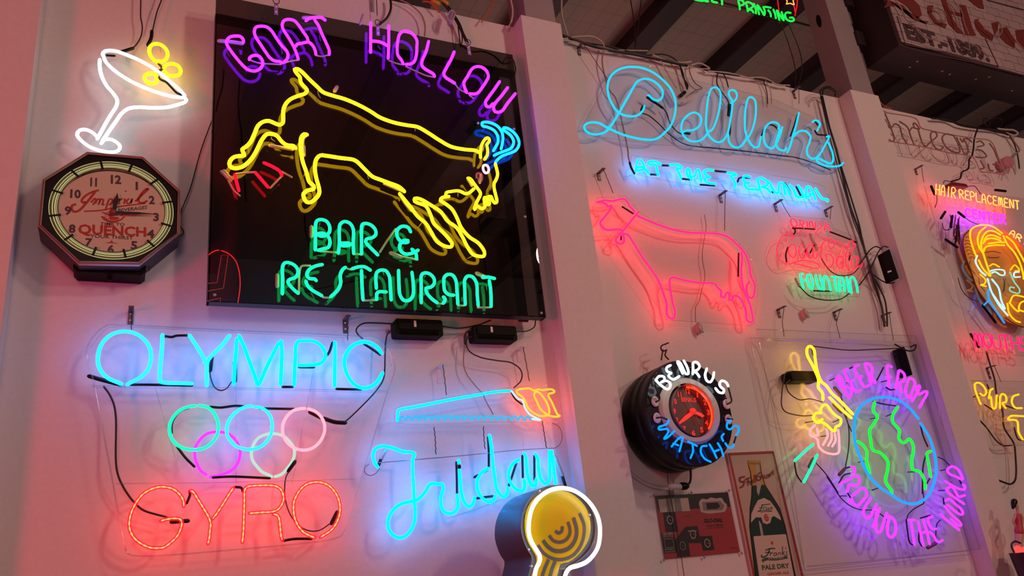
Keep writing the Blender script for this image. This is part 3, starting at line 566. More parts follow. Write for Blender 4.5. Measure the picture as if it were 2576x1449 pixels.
for q, s in enumerate(("605,105 1165,315", "1508,178 2022,365")):
    a, b = P3(s, .05, 'P'); t = thing('transformer', 'black ribbed neon transformer, %s of the pair under the goat board' % ('left' if q == 0 else 'right'), 'transformer', ((a.x+b.x)/2, 0, b.z))
    h = a.z-b.z
    link('housing', *bevbox((a.x, -.06, b.z), (b.x, -.004, a.z), .006), M_plastic, t)
    link('lid', *bevbox((a.x+.012, -.064, b.z+.36*h), (b.x-.006, -.059, a.z-.006), .003), M_plastic, t)
    for k in range(22):
        x = a.x+.02+(b.x-a.x-.04)*k/21; link('cooling_rib', *boxvf((x-.0012, -.066, b.z+.006), (x+.0012, -.059, b.z+.3*h)), M_plastic, t)
    link('label', *boxvf((a.x+(b.x-a.x)*.38, -.0652, b.z+.5*h), (a.x+(b.x-a.x)*.38+.009, -.064, b.z+.88*h)), M_label, t)
    for x in (a.x-.02, b.x+.002): link('mounting_tab', *boxvf((x, -.006, b.z+.35*h), (x+.02, -.002, b.z+.55*h)), M_steel, t)
# ------------------------------------------------------------------ saw
DS = .065
t = thing('neon_saw', 'cyan neon hand saw with yellow handle over the script word', 'neon sign', mid('_: 1200,1010', 0))
tubes(t, 'blade_outline', ["205,610 210,540 215,480 240,468 500,420 860,345 1200,285 1500,235 1670,225"], 'N', 36, DS, N['cyan'])
tubes(t, 'blade_heel', ["1690,225 1740,290 1780,330 1830,345 1870,450 1930,530 2000,570 2070,605 1960,590"], 'N', 24, DS, N['palebl'])
tb = []
for i in range(20):
    x = 228+i*86.; y = 610-8*math.sin(i/19*3.1); tb += ['%g,%g' % (x, y), '%g,%g' % (x+14, y-35), '%g,%g' % (x+38, y-52), '%g,%g' % (x+62, y-35), '%g,%g' % (x+78, y-8)]
tubes(t, 'tooth_row', [' '.join(tb)], 'N', 27, DS, N['dimcyan'])
tubes(t, 'handle_outline', ["1995,225 2040,205 2100,215 2160,205 2230,210 2250,235 2230,250 2180,262 2172,290 2210,360 2250,450 2290,530 2320,550 2250,560 2160,540",
 "1980,220 1930,195 1860,195 1790,205 1757,225 1775,262 1830,300 1870,360 1910,450 1980,510 2060,550 2130,550 2180,520 2180,460 2150,380 2100,300 2040,240 2000,240 1985,280 2020,360 2060,450 2110,500 2150,530"], 'N', 27, DS, N['sawyellow'])
link('acrylic_frame', *tub("175,470 230,430 1000,290 1560,200 1700,180 2230,165 2260,200 2350,590 2330,620 1500,630 200,635 170,600", 'N', 9, DS-.01, True, 6), M_rod, t, True)
tubes(t, 'blackout_section', ["1690,250 1740,330 1830,400"], 'N', 22, DS-.012, M_black)
for s, l in (("680,700 690,760 700,900 705,1045", 'left'), ("1325,690 1330,800 1345,980", 'middle'), ("2090,620 2110,740 2145,965", 'right')):
    tag(link('hanging_wire', *tubevf([p+Vector((.0012*(-1)**k, 0, 0)) for k, p in enumerate(smooth_path(P3(s, .08, 'N'), .009))], .0017, 5), M_wire, None, True), '%s one of three twisted wires between saw and script word' % l, 'wire')
# ------------------------------------------------------------------ Friday script
DF = .075
t = thing('neon_script_word', 'cyan neon script word hung from a thin grey rod under the saw', 'neon sign', mid('_: 1180,1200', 0))
tubes(t, 'letter', ["215,490 180,440 165,370 185,300 240,270 310,270 400,295 480,325 590,335 610,350 592,400 590,550 600,700 605,850 615,1000 605,1090 560,1180 490,1240 420,1243 350,1190 322,1110 338,1020 400,930 480,880 570,860 640,840 720,760 770,680 800,665 860,675 905,670 920,720 895,800 895,900 930,970 990,990 1040,970 1075,910 1070,820 1066,790",
 "1080,420 1087,450|1090,520 1100,650 1115,780 1140,860 1190,915 1230,890 1255,820", "1400,505 1340,540 1290,610 1280,700 1310,790 1370,850 1420,865 1465,830 1470,800|1412,150 1430,260 1450,450 1470,620 1490,720 1530,790 1570,810 1605,760 1607,710",
 "1730,410 1670,450 1625,530 1620,610 1660,690 1720,740 1770,745 1790,700 1785,630|1785,345 1803,380 1810,500 1830,610 1870,690 1910,680 1912,620", "1905,350 1930,400 1940,520 1970,630 2010,670 2050,640 2060,500 2055,320|2080,320 2095,440 2120,660 2135,800"], 'O', 36, DF, N['cyan'])
tubes(t, 'blackout_section', ["1057,440 1062,600 1064,780", "1397,170 1405,320 1405,490", "1765,370 1770,600", "1893,370 1895,620", "1275,825 1460,800", "1700,450 1620,690", "1395,520 1250,600"], 'O', 26, DF-.014, M_black)
tubes(t, 'blackout_section', ["1089,475 1090,500"], 'O', 38, DF, M_black)
tubes(t, 'electrode_boot', ["300,300 250,400", "2110,380 2195,580"], 'O', 46, DF-.02, M_sleeve)
tubes(t, 'electrode_lead', ["250,400 225,470", "2195,590 2225,690"], 'O', 36, DF-.02, M_black)
tubes(t, 'hanging_rod', ["230,443 560,415 1100,370 1700,310 2040,290"], 'O', 11, DF-.012, M_steel)
tubes(t, 'acrylic_rail', ["955,1045 1300,930 1620,810"], 'O', 14, DF-.015, M_rod)
tubes(t, 'rod_end_loop', ["120,460 80,490 78,550 130,580 190,560 235,500", "2040,290 2130,280 2185,210 2187,120 2150,50 2090,20"], 'O', 11, DF-.03, M_tan)
# ------------------------------------------------------------------ bulb-shaped can sign (nearest)
DK = .42
t = thing('round_can_sign', 'deep dark can sign with yellow disc face and white neon outline', 'sign', mid('Q: 1100,1449', DK))
OUTK = "640,1560 690,1449 730,1290 740,1185 690,1110 640,1000 600,860 595,740 615,600 680,440 780,320 900,245 1040,215 1200,225 1350,290 1480,410 1570,560 1610,720 1610,880 1560,1050 1470,1170 1360,1260 1250,1330 1180,1400 1160,1560"
fo = smooth_path(P3(OUTK, DK, 'Q'), .012, True)
M_can = mat('painted_can', (.035, .009, .026), .45, .1, bump=(14, .3)); M_gm = mat('grey_metal', (.17, .17, .18), .5, .3)
n = len(fo); V = [tuple(p) for p in fo]+[(p.x, p.y+.2, p.z) for p in fo]; link('can_side', V, [(i, (i+1) % n, (i+1) % n+n, i+n) for i in range(n)]+[tuple(range(n, 2*n))], M_can, t, True)
cm = sum(fo, Vector())/n
link('rim_lip', V[:n]+[tuple(cm+(p-cm)*.975+Vector((0, .0, 0))) for p in fo]+[tuple(cm+(p-cm)*.97+Vector((0, .012, 0))) for p in fo], [(i, (i+1) % n, (i+1) % n+n, i+n) for i in range(n)]+[(i+n, (i+1) % n+n, (i+1) % n+2*n, i+2*n) for i in range(n)], M_gm, t)
link('back_plate', [tuple(p+Vector((0, .012, 0))) for p in fo], [tuple(range(n))], M_gm, t)
YK = "700,1560 735,1449 800,1290 805,1195 760,1110 700,1010 660,900 645,780 655,620 720,460 830,350 960,300 1090,288 1230,310 1360,390 1460,500 1525,650 1540,800 1510,960 1440,1080 1340,1190 1240,1260 1130,1290 1110,1360 1085,1449 1070,1560"
link('yellow_face', *prism(smooth_path(P3(YK, DK-.006, 'Q'), .012, True), .004), mat('yellow_enamel', (.9, .68, .002), .3, spec=.5), t)
dk = DK-.0045
tubesr = [("1060,838 1105,866 1148,842 1158,775", 44), ("978,897 1030,965 1110,990 1190,970 1250,900 1262,820 1233,712", 44), ("892,965 960,1050 1050,1105 1150,1110 1260,1060 1335,950 1352,820 1308,655", 54), ("825,1030 900,1135 1020,1210 1160,1225 1300,1170 1400,1050 1450,900 1450,750 1390,597", 44),
  ("865,1165 812,1330 770,1460", 26), ("970,1225 915,1350 880,1460", 50), ("1062,1245 1020,1350 990,1460", 46), ("1120,1350 1210,1350", 30)]
for s, w_ in tubesr: link('grey_stripe', *rib(s, 'Q', w_, dk), M_gm, t)
tubes(t, 'neon_outline', ["775,1500 800,1350 845,1260 850,1180 800,1090 740,990 705,880 700,760 720,620 760,500 850,380 960,300 1080,262 1200,262 1330,300 1450,380 1560,500 1630,630 1662,760 1665,900 1640,1050 1580,1160 1480,1260 1360,1310 1260,1340 1210,1400 1180,1500"], 'Q', 60, DK+.03, neon('can_white', (2.6, 2.9, 3.1)))
for s in ("848,295", "700,1090", "1528,622", "738,1315", "1240,1350"): c = P3(s, DK, 'Q')[0]; link('rivet', *lathe((c.x, 0, c.z), [(0, c.y-.004), (.003, c.y-.003), (.004, c.y+.008)], 10), M_label, t)
tubes(t, 'tube_clip', ["690,530 640,590 630,610", "1600,980 1560,1020 1545,1060"], 'Q', 20, DK+.012, M_rod, sides=6)
# ------------------------------------------------------------------ Delilah's
DD = .055
t = thing('neon_script_name', 'thin cyan neon script name with a huge looping D', 'neon sign', mid('_: 1800,300', 0))
tubes(t, 'letter', ["1010,760 1000,800 960,860 890,900 800,905 710,885 640,850 570,760 520,660 495,540 500,430 550,330 640,255 760,218 880,215 980,230 1100,275 1220,355 1340,470 1410,580 1445,700 1445,810 1420,940 1370,1050 1290,1140 1200,1210 1120,1235 1000,1230 860,1205 700,1160 560,1100 460,1050 380,1005 290,990 200,1010 165,1050 180,1100 230,1140 310,1160 400,1150 480,1110 560,1010 640,880 720,740 800,600 860,490 910,420 980,385 1060,385 1150,420 1220,480 1265,560 1260,630 1220,680 1160,680 1110,650 1085,620 1060,612"], 'R', 29, DD, N['delcyan'])
tubes(t, 'letter', ["1560,1125 1600,1105 1680,1100 1750,1070 1800,1000 1800,920 1750,865 1690,855 1620,890 1555,960 1530,1030 1530,1110 1570,1190 1640,1245 1720,1260 1800,1240 1860,1190 1900,1130 S: 540,800 590,690 625,560 640,430 635,340 600,295 560,290 525,310 495,400 475,530 465,660 465,760 490,860 540,920 610,955 670,935 710,880 740,800 760,680 780,540 785,460 750,400 740,350 770,320 820,335 840,390 820,440 790,465 765,480"], 'R', 27, DD, N['delcyan'])
tubes(t, 'letter', ["735,860 740,940 780,1000 840,1020 890,1000 940,940 1000,860 1040,760 1065,640 1070,520 1060,450 1030,415 990,410 965,450 945,550 935,700 945,840 980,930 1020,990 1070,1020 1105,1000 1120,940 1130,890",
 "1340,790 1355,760 1330,725 1280,710 1230,730 1180,790 1165,880 1175,960 1210,1010 1260,1030 1300,1000 1340,930 1370,850 1390,770|1360,800 1330,900 1315,980 1340,1030 1390,1055 1430,1050 1440,1025",
 "1592,600 1560,740 1520,880 1480,1020 1452,1080|1525,890 1570,840 1630,815 1690,830 1730,880 1720,960 1690,1040 1700,1110 1750,1155 1800,1145 1840,1110 1900,1010 1960,880 1930,890",
 "1950,960 2000,1080 2010,1160 1990,1210 1940,1205 1870,1170 1830,1155 1810,1175 1840,1210 1920,1240 2020,1250 2100,1235 2130,1205", "1755,710 1790,690 1830,700 1850,740 1830,780 1815,815"], 'S', 23, DD, N['delcyan'])
tubes(t, 'blackout_section', ["1578,615 1540,740 1490,880", "1790,705 1820,745", "1785,815 1815,858 1880,868 1930,872", "1140,870 1170,800 1230,745 1290,755 1335,795", "758,490 755,840 745,880"], 'S', 20, DD-.01, M_black)
tubes(t, 'electrode_boot', ["R: 1050,640 1120,690 1200,740 1265,790", "R: 1560,1140 1640,1150", "742,500 735,630", "R: 985,770 965,820"], 'S', 32, DD-.012, M_black)
link('acrylic_sheet', *plate("1494,343 1655,365 1804,370 1908,380 1980,391 2042,409 2104,428 2123,417 2104,367 2073,309 2042,292 1949,251 1866,230 1759,206 1673,177 1616,162 1574,163 1548,173 1528,202 1465,318 1468,332", '_', DD-.02, .003), M_clear, t)
link('sheet_edge', *edge("1494,343 1655,365 1804,370 1908,380 1980,391 2042,409 2104,428 2123,417 2104,367 2073,309 2042,292 1949,251 1866,230 1759,206 1673,177 1616,162 1574,163 1548,173 1528,202 1465,318 1468,332", '_', 2, DD-.02), M_rod, t, True)
for s, l in (("R: 1275,795 1320,860 1360,980 1410,1060 1480,1130 1560,1165", 'black cable between the D and the e of the script name'), ("R: 975,862 1060,890 1200,1000 1340,1140 1500,1260 1600,1305 1750,1330 2060,1360 S: 800,1050 1100,1083 1400,1122 1550,1140 1750,1200 1970,1290", 'long black cable under the script name'),
   ("S: 150,20 190,170 240,260 235,310", 'black cable hooking down to the white plug box'), ("S: 735,285 700,170 650,100 610,120 595,190 600,250 650,340 720,430 745,490", 'black cable looping over the wall top to the i')):
    tag(link('power_cable', *tub(s, '_', 3.2 if 'S: 1' not in s else 4.5, .026, sides=6), M_cable, None, True), l, 'cable')
t = thing('plug_box', 'small white plug adaptor box on the wall by the big D', 'plug', mid('S: 130,430', 0))
link('box_body', *prism(P3("R: 1310,530 1400,510 1500,700 1440,740", .031), .029), mat('white_plastic', (.75, .72, .75), .4), t)
link('plug', *prism(P3("R: 1540,700 1680,630 1650,690 1560,725", .03), .02), mat('white_plastic', (.75, .72, .75), .4), t)
link('plug', *tub("R: 1515,620 1575,570", '_', 9, .02), M_black, t, True)
tag(link('power_cable', *tub("R: 1640,190 1650,300 1720,440 1815,510 1720,545 1650,600", '_', 3.2, .025, sides=6), M_tan, None, True), 'tan cable dangling beside the white plug box', 'cable')
# ------------------------------------------------------------------ AT THE TERMINAL
DT = .055
t = thing('neon_word_strip', 'bright blue neon words AT THE TERMINAL on a slanting clear strip', 'neon sign', mid('_: 1840,455', 0))
tubes(t, 'letter', ["180,285 190,200 210,150 235,150 270,200 275,245 230,270 200,265|200,235 260,230 300,270 335,310", "470,205 440,180 360,165 320,185 350,205 410,205 430,270 440,330", "580,205 660,205 710,230 700,250 650,245 680,300 705,360",
 "825,385 810,320 800,260 780,250 770,290 785,340|800,340 860,335 890,265 910,265 925,330 940,400", "1080,270 1000,265 970,290 1000,330 1040,350 1000,355 975,375 1010,410 1100,425",
 "1240,300 1320,305 1345,325 1280,335 1300,370 1330,410 1325,470", "1500,345 1440,335 1425,370 1450,410 1500,415 1470,405 1440,430 1470,480 1540,490 1610,495", "1620,490 1600,420 1590,370 1640,360 1700,400 1700,440 1640,460 1700,480 1740,525",
 "1720,400 1760,470 1790,520 1830,530 1835,470 1850,410 1880,420 1900,490 1910,550", "1900,430 1940,490 1965,555", "1960,440 2010,500 2040,570 2090,580 2120,575 2100,510 2060,448", "2150,590 2150,520 2165,460 2190,460 2230,520 2260,610|2170,580 2215,548 2190,540", "2260,480 2300,550 2340,595 2405,612 2400,630"], 'T', 27, DT, N['cyan'])
tubes(t, 'blackout_section', ["472,210 560,215", "345,315 430,320", "710,365 830,380", "1095,275 1225,290", "1360,400 1380,360 1500,355", "930,435 1090,445", "1750,520 1785,525", "1905,420 1945,480 1970,550", "2040,460 2090,560"], 'T', 24, DT-.01, M_black)
tubes(t, 'electrode_boot', ["110,180 130,240 165,305"], 'T', 26, DT-.005, M_black)
link('acrylic_frame', *join([tub("130,100 160,100 2330,440 2370,470 2420,620 2400,650 180,310 150,290", 'T', 9, DT-.012, True, 6)]), M_rod, t, True)
tag(link('power_cable', *tub("AB: 415,430 400,530 420,650 470,800 R: 600,640 720,1100 780,1400 T: 95,110 110,170", '_', 3.6, .03, sides=6), M_tan, None, True), 'tan cable running behind the big D to the blue word strip', 'cable')
# ------------------------------------------------------------------ cow
DC = .06
t = thing('neon_cow', 'hot pink neon outline of a standing cow', 'neon sign', mid('_: 1700,650', 0))
tubes(t, 'cow_outline', ["U: 345,605 400,590 460,580 560,590 640,570 720,560 770,600 800,660 850,710 870,745", "U: 345,605 420,610 480,640 490,665 550,655 530,710 460,800 390,895 400,930 470,990 580,990 680,990 700,1015",
 "U: 710,1045 780,1065 V: 150,320 250,480 350,620 430,740 490,890 530,1010 535,1140 570,1180 610,1180 625,1110 600,1010 580,900 565,800 570,730 600,715 700,740 900,775 1080,790 1110,830 1150,870 1150,930 1190,940 1205,900 1235,885 1245,930 1240,970 1270,970 1290,930 1340,930 1390,990 1430,1090 1445,1200 1480,1225 1510,1210 1500,1110 1470,1000 1420,890 1390,780 1380,620 1390,500 1380,430",
 "V: 190,10 300,60 450,120 600,170 800,205 1000,210 1120,220 1230,255 1330,340 1420,440 1470,570 1490,700 1530,790 1530,880 1500,950 1460,930 1440,860 1445,800 1475,765"], 'V', 25, DC, N['cow'])
tubes(t, 'collar', ["930,740 860,820 780,920 700,1015 640,1080 605,1140 625,1170 680,1190 720,1160 715,1080 690,1065"], 'U', 30, DC+.004, N['cow'])
tubes(t, 'blackout_section', ["U: 700,670 780,720 850,765", "V: 1350,440 1345,700", "U: 685,1075 680,1130"], 'V', 20, DC-.012, M_black)
link('acrylic_sheet', *plate("1501,498 1573,493 1619,540 1690,575 1800,583 1852,604 1884,638 1903,700 1908,730 1898,814 1885,820 1678,805 1499,556 1490,520", '_', DC-.02, .003), M_clear, t)
link('sheet_edge', *edge("1501,498 1573,493 1619,540 1690,575 1800,583 1852,604 1884,638 1903,700 1908,730 1898,814 1885,820 1678,805 1499,556 1490,520", '_', 1.8, DC-.02), M_rod, t, True)
tag(link('power_cable', *tub("V: 960,0 980,130 960,260 935,480 965,700 930,850 900,980 860,1050 860,1220", '_', 2, .02, sides=5), M_tan, None, True), 'thin cord running down behind the pink cow', 'cable')
def pull(s, label):
    c = P3(s, .0)[0]; t = thing('cord_anchor', label, 'wall anchor', (c.x, 0, c.z))
    link('anchor_cup', *lathe((c.x, 0, c.z), [(0, -.03), (.016, -.028), (.02, -.012), (.014, 0)], 16, .9, 1.3), mat('clear_plastic', (.6, .45, .42), .2), t, True)
    link('anchor_hook', *tubevf([Vector((c.x-.012, -.03, c.z+.02)), Vector((c.x-.008, -.034, c.z-.01)), Vector((c.x+.004, -.034, c.z-.022))], .005, 6), M_sleeve, t, True)
pull("V: 870,1310", 'small clear plastic wall anchor below the pink cow'); pull("W: 430,1330", 'small pink plastic wall anchor below the soda fountain sign')
# ------------------------------------------------------------------ soda fountain sign
DW = .06
t = thing('neon_fountain_sign', 'soda fountain neon with looping red script over small teal letters', 'neon sign', mid('_: 2060,640', 0))
tubes(t, 'letter', ["315,340 305,290 320,260 360,290 375,330 345,355 322,345", "400,345 410,300 400,275 440,290 450,320 420,330 450,370", "480,290 490,360", "515,365 510,310 530,290 565,370 580,340 570,300", "620,285 640,360 600,385", "690,300 675,390|735,320 700,345 752,395"], 'W', 12, DW, N['cola'])
tubes(t, 'letter', ["290,490 330,480 325,440 280,430 220,450 175,520 150,600 165,680 210,740 280,765 350,745 440,725 540,740 610,770 620,800 580,815 500,795 420,775 340,760", "310,545 280,600 290,660 330,695 360,660 360,600 340,550 312,545", "440,560 420,545 395,590 400,660 430,700 455,680 460,640",
 "545,560 510,555 482,620 490,680 520,700 545,670 552,590 550,560 552,640 560,700 590,690 600,640", "750,600 780,570 780,520 740,485 690,500 650,560 635,640 650,730 690,790 740,800 770,760 770,700 740,660 700,660 695,700 710,730|745,600 722,570 730,530 780,515 850,530 920,570 1000,580 1020,545",
 "860,680 820,690 810,750 840,810 880,790 885,720 862,682", "925,690 960,650 1000,570 990,510 960,510 930,600 910,700 920,790 950,820", "1040,680 990,690 975,760 990,815 1030,800 1050,720 1042,680 1045,790 1080,795 1095,760"], 'W', 11, DW, N['cola'])
tubes(t, 'letter', ["440,875 410,880 420,940 435,1000 445,1030|430,950 460,945", "485,890 520,885 540,940 545,1020 530,1040 510,1010 490,950 483,893", "580,890 590,950 610,1020 640,1045 655,1020 640,950 625,890", "670,1050 665,960 680,900 710,920 735,1000 745,1055", "755,905 820,910|790,920 800,1000 815,1060",
 "850,1065 840,980 850,910 875,920 895,1000 900,1060|850,1000 885,1000", "920,910 935,1000 950,1070", "975,1080 960,980 965,920 990,910 1020,960 1045,1075"], 'W', 24, DW, N['aqua'])
tubes(t, 'blackout_section', ["325,365 350,380 350,420 330,440", "350,368 450,372 570,380", "740,410 960,495 1030,530", "272,580 250,660 258,740", "480,600 460,640", "560,560 520,640", "960,640 950,720", "560,1060 750,1065"], 'W', 18, DW-.012, M_black)
tubes(t, 'electrode_boot', ["520,440 560,540", "575,545 595,610", "360,930 400,1010"], 'W', 34, DW-.012, M_sleeve)
FR = "310,235 740,270 780,370 1060,480 1110,600 1120,760 1060,1120 1050,1130 460,1100 380,900 320,800 200,760 150,680 150,560 250,430"
link('acrylic_sheet', *plate(FR, 'W', DW-.018, .003), M_clear, t); link('sheet_edge', *edge(FR, 'W', 6, DW-.018), M_rod, t, True)
# cables by the right pilaster
a = P3("W: 1310,650 1395,600 1500,920 1410,965", .10)
t = thing('transformer', 'slim black transformer clipped upright by the right pilaster', 'transformer', tuple(a[2]))
link('housing', *prism(a, .03), M_plastic, t); link('label', *prism(P3("W: 1375,845 1415,832 1418,848 1378,862", .102), .002), M_label, t)
for s, w_, l in (("S: 1868,400 1900,520 1960,760 2040,1020 W: 960,120 1010,260 1080,450 1130,640 1180,800 1260,1080 1310,1240 1340,1449", 5.5, 'thickest black cable of the bundle hanging left of the right pilaster'),
   ("S: 1880,400 1930,620 1990,860 2060,1100 W: 985,80 1060,330 1100,520 1190,840 1250,960 1340,1150 1365,1300 1370,1449", 4, 'right-hand black cable of the bundle left of the right pilaster'),
   ("S: 1855,400 1890,560 1945,800 2010,1060 W: 930,60 1000,300 1060,450 1150,720 1215,900 1290,1150 1315,1300 1335,1449", 3, 'left-hand thin cable of the bundle left of the right pilaster'),
   ("W: 1310,600 1250,572 1180,610 1130,680 1050,780", 3.2, 'black cable loop left of the slim transformer'), ("W: 1380,580 1330,570 1280,620 1220,740 1150,880 1060,1000", 3.2, 'black cable crossing from the slim transformer to the teal letters'),
   ("W: 1170,850 1240,900 1330,960 1410,978 1450,968", 3.2, 'black cable curving under the slim transformer'), ("W: 640,700 720,820 800,880 890,895 990,870 1060,800", 2.6, 'black cable curving behind the red script of the fountain sign'),
   ("W: 405,1015 500,1110 600,1150 740,1165 860,1150 950,1090", 3, 'black cable hanging under the teal FOUNTAIN letters'),
   ("S: 1860,390 1850,340 1900,290 1990,290 2040,340 2030,390", 4, 'black cable coil at the wall top by the steel column'), ("S: 1880,380 1890,320 1960,300 2020,340 2040,370", 4, 'inner black cable coil at the wall top by the steel column')):
    tag(link('power_cable', *tub(s, '_', w_, .03+.007*len([o for o in bpy.data.objects if o.get('_bun')]), sides=6), M_cable, None, True), l, 'cable')['_bun'] = 1
# ------------------------------------------------------------------ round watch clock
DB = .20
t = thing('round_clock', 'deep round black clock with red dial ringed by white and blue neon letters', 'clock', mid('X: 620,700', 0))
c, rx, rz = ell((245, 600), (560, 197), (1030, 760), (720, 1165), 'X', DB)
rr = (rx+rz)/2
def K(f, d=0): return rx*f
link('can', *lathe(c, [(rx*.97, -.01), (rx*1.0, -.03), (rx*1.0, -.075), (rx*.985, -.08), (rx*.985, -.095), (rx*1.0, -.1), (rx*1.0, -.125), (rx*.985, -.13), (rx*.985, -.15), (rx*1.0, -.155), (rx*1.0, -DB+.006), (rx*.985, -DB)], 72, 1, rz/rx), mat('black_can', (.004, .004, .005), .35, spec=.25), t, True)
link('face_ring', *ringvf(c, rx*.985, rz*.985, rx*.6, rz*.6, -DB, 64), mat('black_enamel', (.008, .008, .011), .1, spec=.5), t)
c3, rx3, rz3 = ell((362, 620), (590, 352), (925, 720), (680, 962), 'X', DB+.004)
c4, rx4, rz4 = ell((487, 620), (620, 418), (890, 700), (720, 900), 'X', DB+.004)
link('cream_ring', *join([ringvf(c3, rx3, rz3, rx3*.93, rz3*.93, -DB, 64, y2=-DB-.012), ringvf(c3, rx3*.93, rz3*.93, rx4*1.02, rz4*1.02, -DB-.012, 64), ringvf(c4, rx4*1.02, rz4*1.02, rx4*.99, rz4*.99, -DB-.012, 64, y2=-DB+.03)]), mat('aged_cream', (.55, .52, .42), .4), t, True)
link('dial', *discvf(c4, rx4*1.0, rz4*1.0, -DB+.03, 48), mat('red_brown_dial', (.13, .03, .03), .4), t)
p = [Vector((c4.x+rx4*.93*math.cos(a), -DB+.018, c4.z+rz4*.93*math.sin(a))) for a in [math.radians(-45+q*3) for q in range(46)]]
link('rim_neon_tube', *tubevf(p, .0035, 6), N['redring'], t, True)
M_rn = mat('dial_print_red_glow', (.75, .06, .04), .5, emit=(.9, .03, .015), es=.75)  # emission imitates the rim neon's red light on print and hands
dq = DB-.028
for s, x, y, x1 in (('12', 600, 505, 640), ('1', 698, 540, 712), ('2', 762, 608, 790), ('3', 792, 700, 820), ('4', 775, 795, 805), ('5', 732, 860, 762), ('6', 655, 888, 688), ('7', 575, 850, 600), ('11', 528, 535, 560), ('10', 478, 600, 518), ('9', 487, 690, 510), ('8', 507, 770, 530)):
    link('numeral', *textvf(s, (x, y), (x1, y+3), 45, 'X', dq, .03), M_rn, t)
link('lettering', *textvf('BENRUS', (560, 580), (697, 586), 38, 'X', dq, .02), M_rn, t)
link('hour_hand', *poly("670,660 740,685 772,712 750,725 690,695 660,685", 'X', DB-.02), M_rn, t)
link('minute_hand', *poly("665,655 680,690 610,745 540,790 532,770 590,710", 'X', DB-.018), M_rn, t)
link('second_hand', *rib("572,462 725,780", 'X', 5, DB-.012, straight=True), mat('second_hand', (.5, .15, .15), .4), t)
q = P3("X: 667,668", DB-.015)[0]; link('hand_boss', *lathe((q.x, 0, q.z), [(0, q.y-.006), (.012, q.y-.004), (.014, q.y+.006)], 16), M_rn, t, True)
link('glass_cover', *discvf(c4, rx4, rz4, -DB-.006, 48), MATS['thin_glass'], t)
DBN = DB+.05
tubes(t, 'letter', ["325,385 370,430 430,468 455,450 455,410 410,390 375,403|325,385 355,350 398,355 405,385 380,402", "460,250 425,270 425,300 465,320|460,325 440,345 480,378 540,350", "570,325 545,270 522,215 545,225 600,328 622,325 612,270 580,208", "662,330 665,270 665,228 700,222 725,260 700,295 670,302 700,322 722,355", "790,280 775,340 790,390 820,403 845,370 855,315", "985,440 970,410 930,390 905,420 920,450 945,470 940,500 900,495 870,460"], 'X', 23, DBN, N['benrus'])
tubes(t, 'letter', ["440,750 430,780 350,820 355,835 430,832 440,855 400,920 425,912 495,850", "470,990 540,912 570,905 560,960 540,1035|485,962 530,980", "620,945 700,985|660,975 665,1030 642,1095", "790,985 745,990 735,1040 770,1100 825,1130", "815,970 850,1030 880,1095|855,1037 900,1020|890,960 920,1010 940,1075", "945,875 925,900 940,940|960,960 990,1000 1030,990 1035,970", "1010,750 975,780 975,820 1000,835 1040,805 1078,812 1080,850 1058,888"], 'X', 18, DBN, N['watch'])
tubes(t, 'blackout_section', ["320,395 325,450 355,520 360,560 325,585", "430,745 380,725 330,730", "985,450 1010,540 1015,580 975,605", "975,735 1025,742", "1060,885 1035,965"], 'X', 15, DBN-.015, M_black)
for s in ("308,585", "325,735", "957,610", "975,748"):
    q = P3(s, DB, 'X')[0]; link('insulator_cup', *lathe((q.x, 0, q.z), [(.011, -DB), (.017, -DB-.003), (.018, -DB-.012), (.012, -DB-.014), (.009, -DB-.006), (0, -DB-.004)], 20, .85, 1.15), mat('white_ceramic', (.75, .68, .62), .3), t, True)
tubes(t, 'tube_support', ["265,500 300,520", "340,800 410,800", "480,900 500,930", "580,1040 640,1060", "940,1010 960,1000", "1020,800 1060,830", "1000,540 950,545", "660,270 630,270"], 'X', 9, DB+.02, M_rod, sides=6)
tubes(t, 'hanging_hook', ["395,60 370,85 385,120 425,110", "405,60 440,45", "390,110 375,200", "420,120 410,160 440,195"], 'X', 14, .09, M_wire)
(link('power_cord', *tub("X: 640,1190 645,1260 635,1320 605,1345", '_', 5.5, .07, sides=6), M_cable, t, True))
tag(link('white_cord', *tub("X: 40,1170 100,1220 200,1295 320,1345 450,1358", '_', 4, .03, sides=6), M_wcable, None, True), 'white cord running to the plug under the round clock', 'cord')
t = thing('cord_plug', 'white and black plug joint hanging under the round clock', 'plug', mid('X: 560,1355', 0))
link('socket', *tub("X: 460,1352 550,1355", '_', 16, .06), mat('white_plastic', (.75, .72, .75), .4), t, True); link('plug', *tub("X: 555,1352 600,1350", '_', 19, .06), M_black, t, True)
# ------------------------------------------------------------------ poster
t = thing('dial_poster', 'red and black printed clock poster pinned in clear film', 'poster', mid('Y: 600,1250', 0))
PDp = .006
link('film', *plate("105,545 945,498 1085,1200 215,1280", 'Y', PDp+.003, .001), clear('film', (.97, .97, .97)), t)
M_pr = mat('poster_red', (.42, .035, .05), .35); M_pb = mat('poster_black', (.02, .018, .02), .3); M_pc = mat('poster_cream', (.6, .5, .42), .4); M_pg = mat('poster_grey', (.25, .22, .22), .4)
link('sheet', *plate("125,562 930,520 1065,1182 235,1258", 'Y', PDp, .003), M_pr, t)
e = PDp+.0006
for s in ("125,562 930,520 962,680 510,705 500,735 160,728", "210,740 345,738 382,958 240,962", "458,905 590,893 640,1085 490,1085 476,1040 345,1048", "190,970 325,968 345,1048 476,1040 495,1090 515,1230 375,1240 370,1190 225,1200", "620,1010 752,1003 780,1160 655,1170"): link('black_block', *poly(s, 'Y', e), M_pb, t)
e += .0005
link('cream_block', *poly("155,600 488,583 512,730 178,745", 'Y', e), M_pc, t)
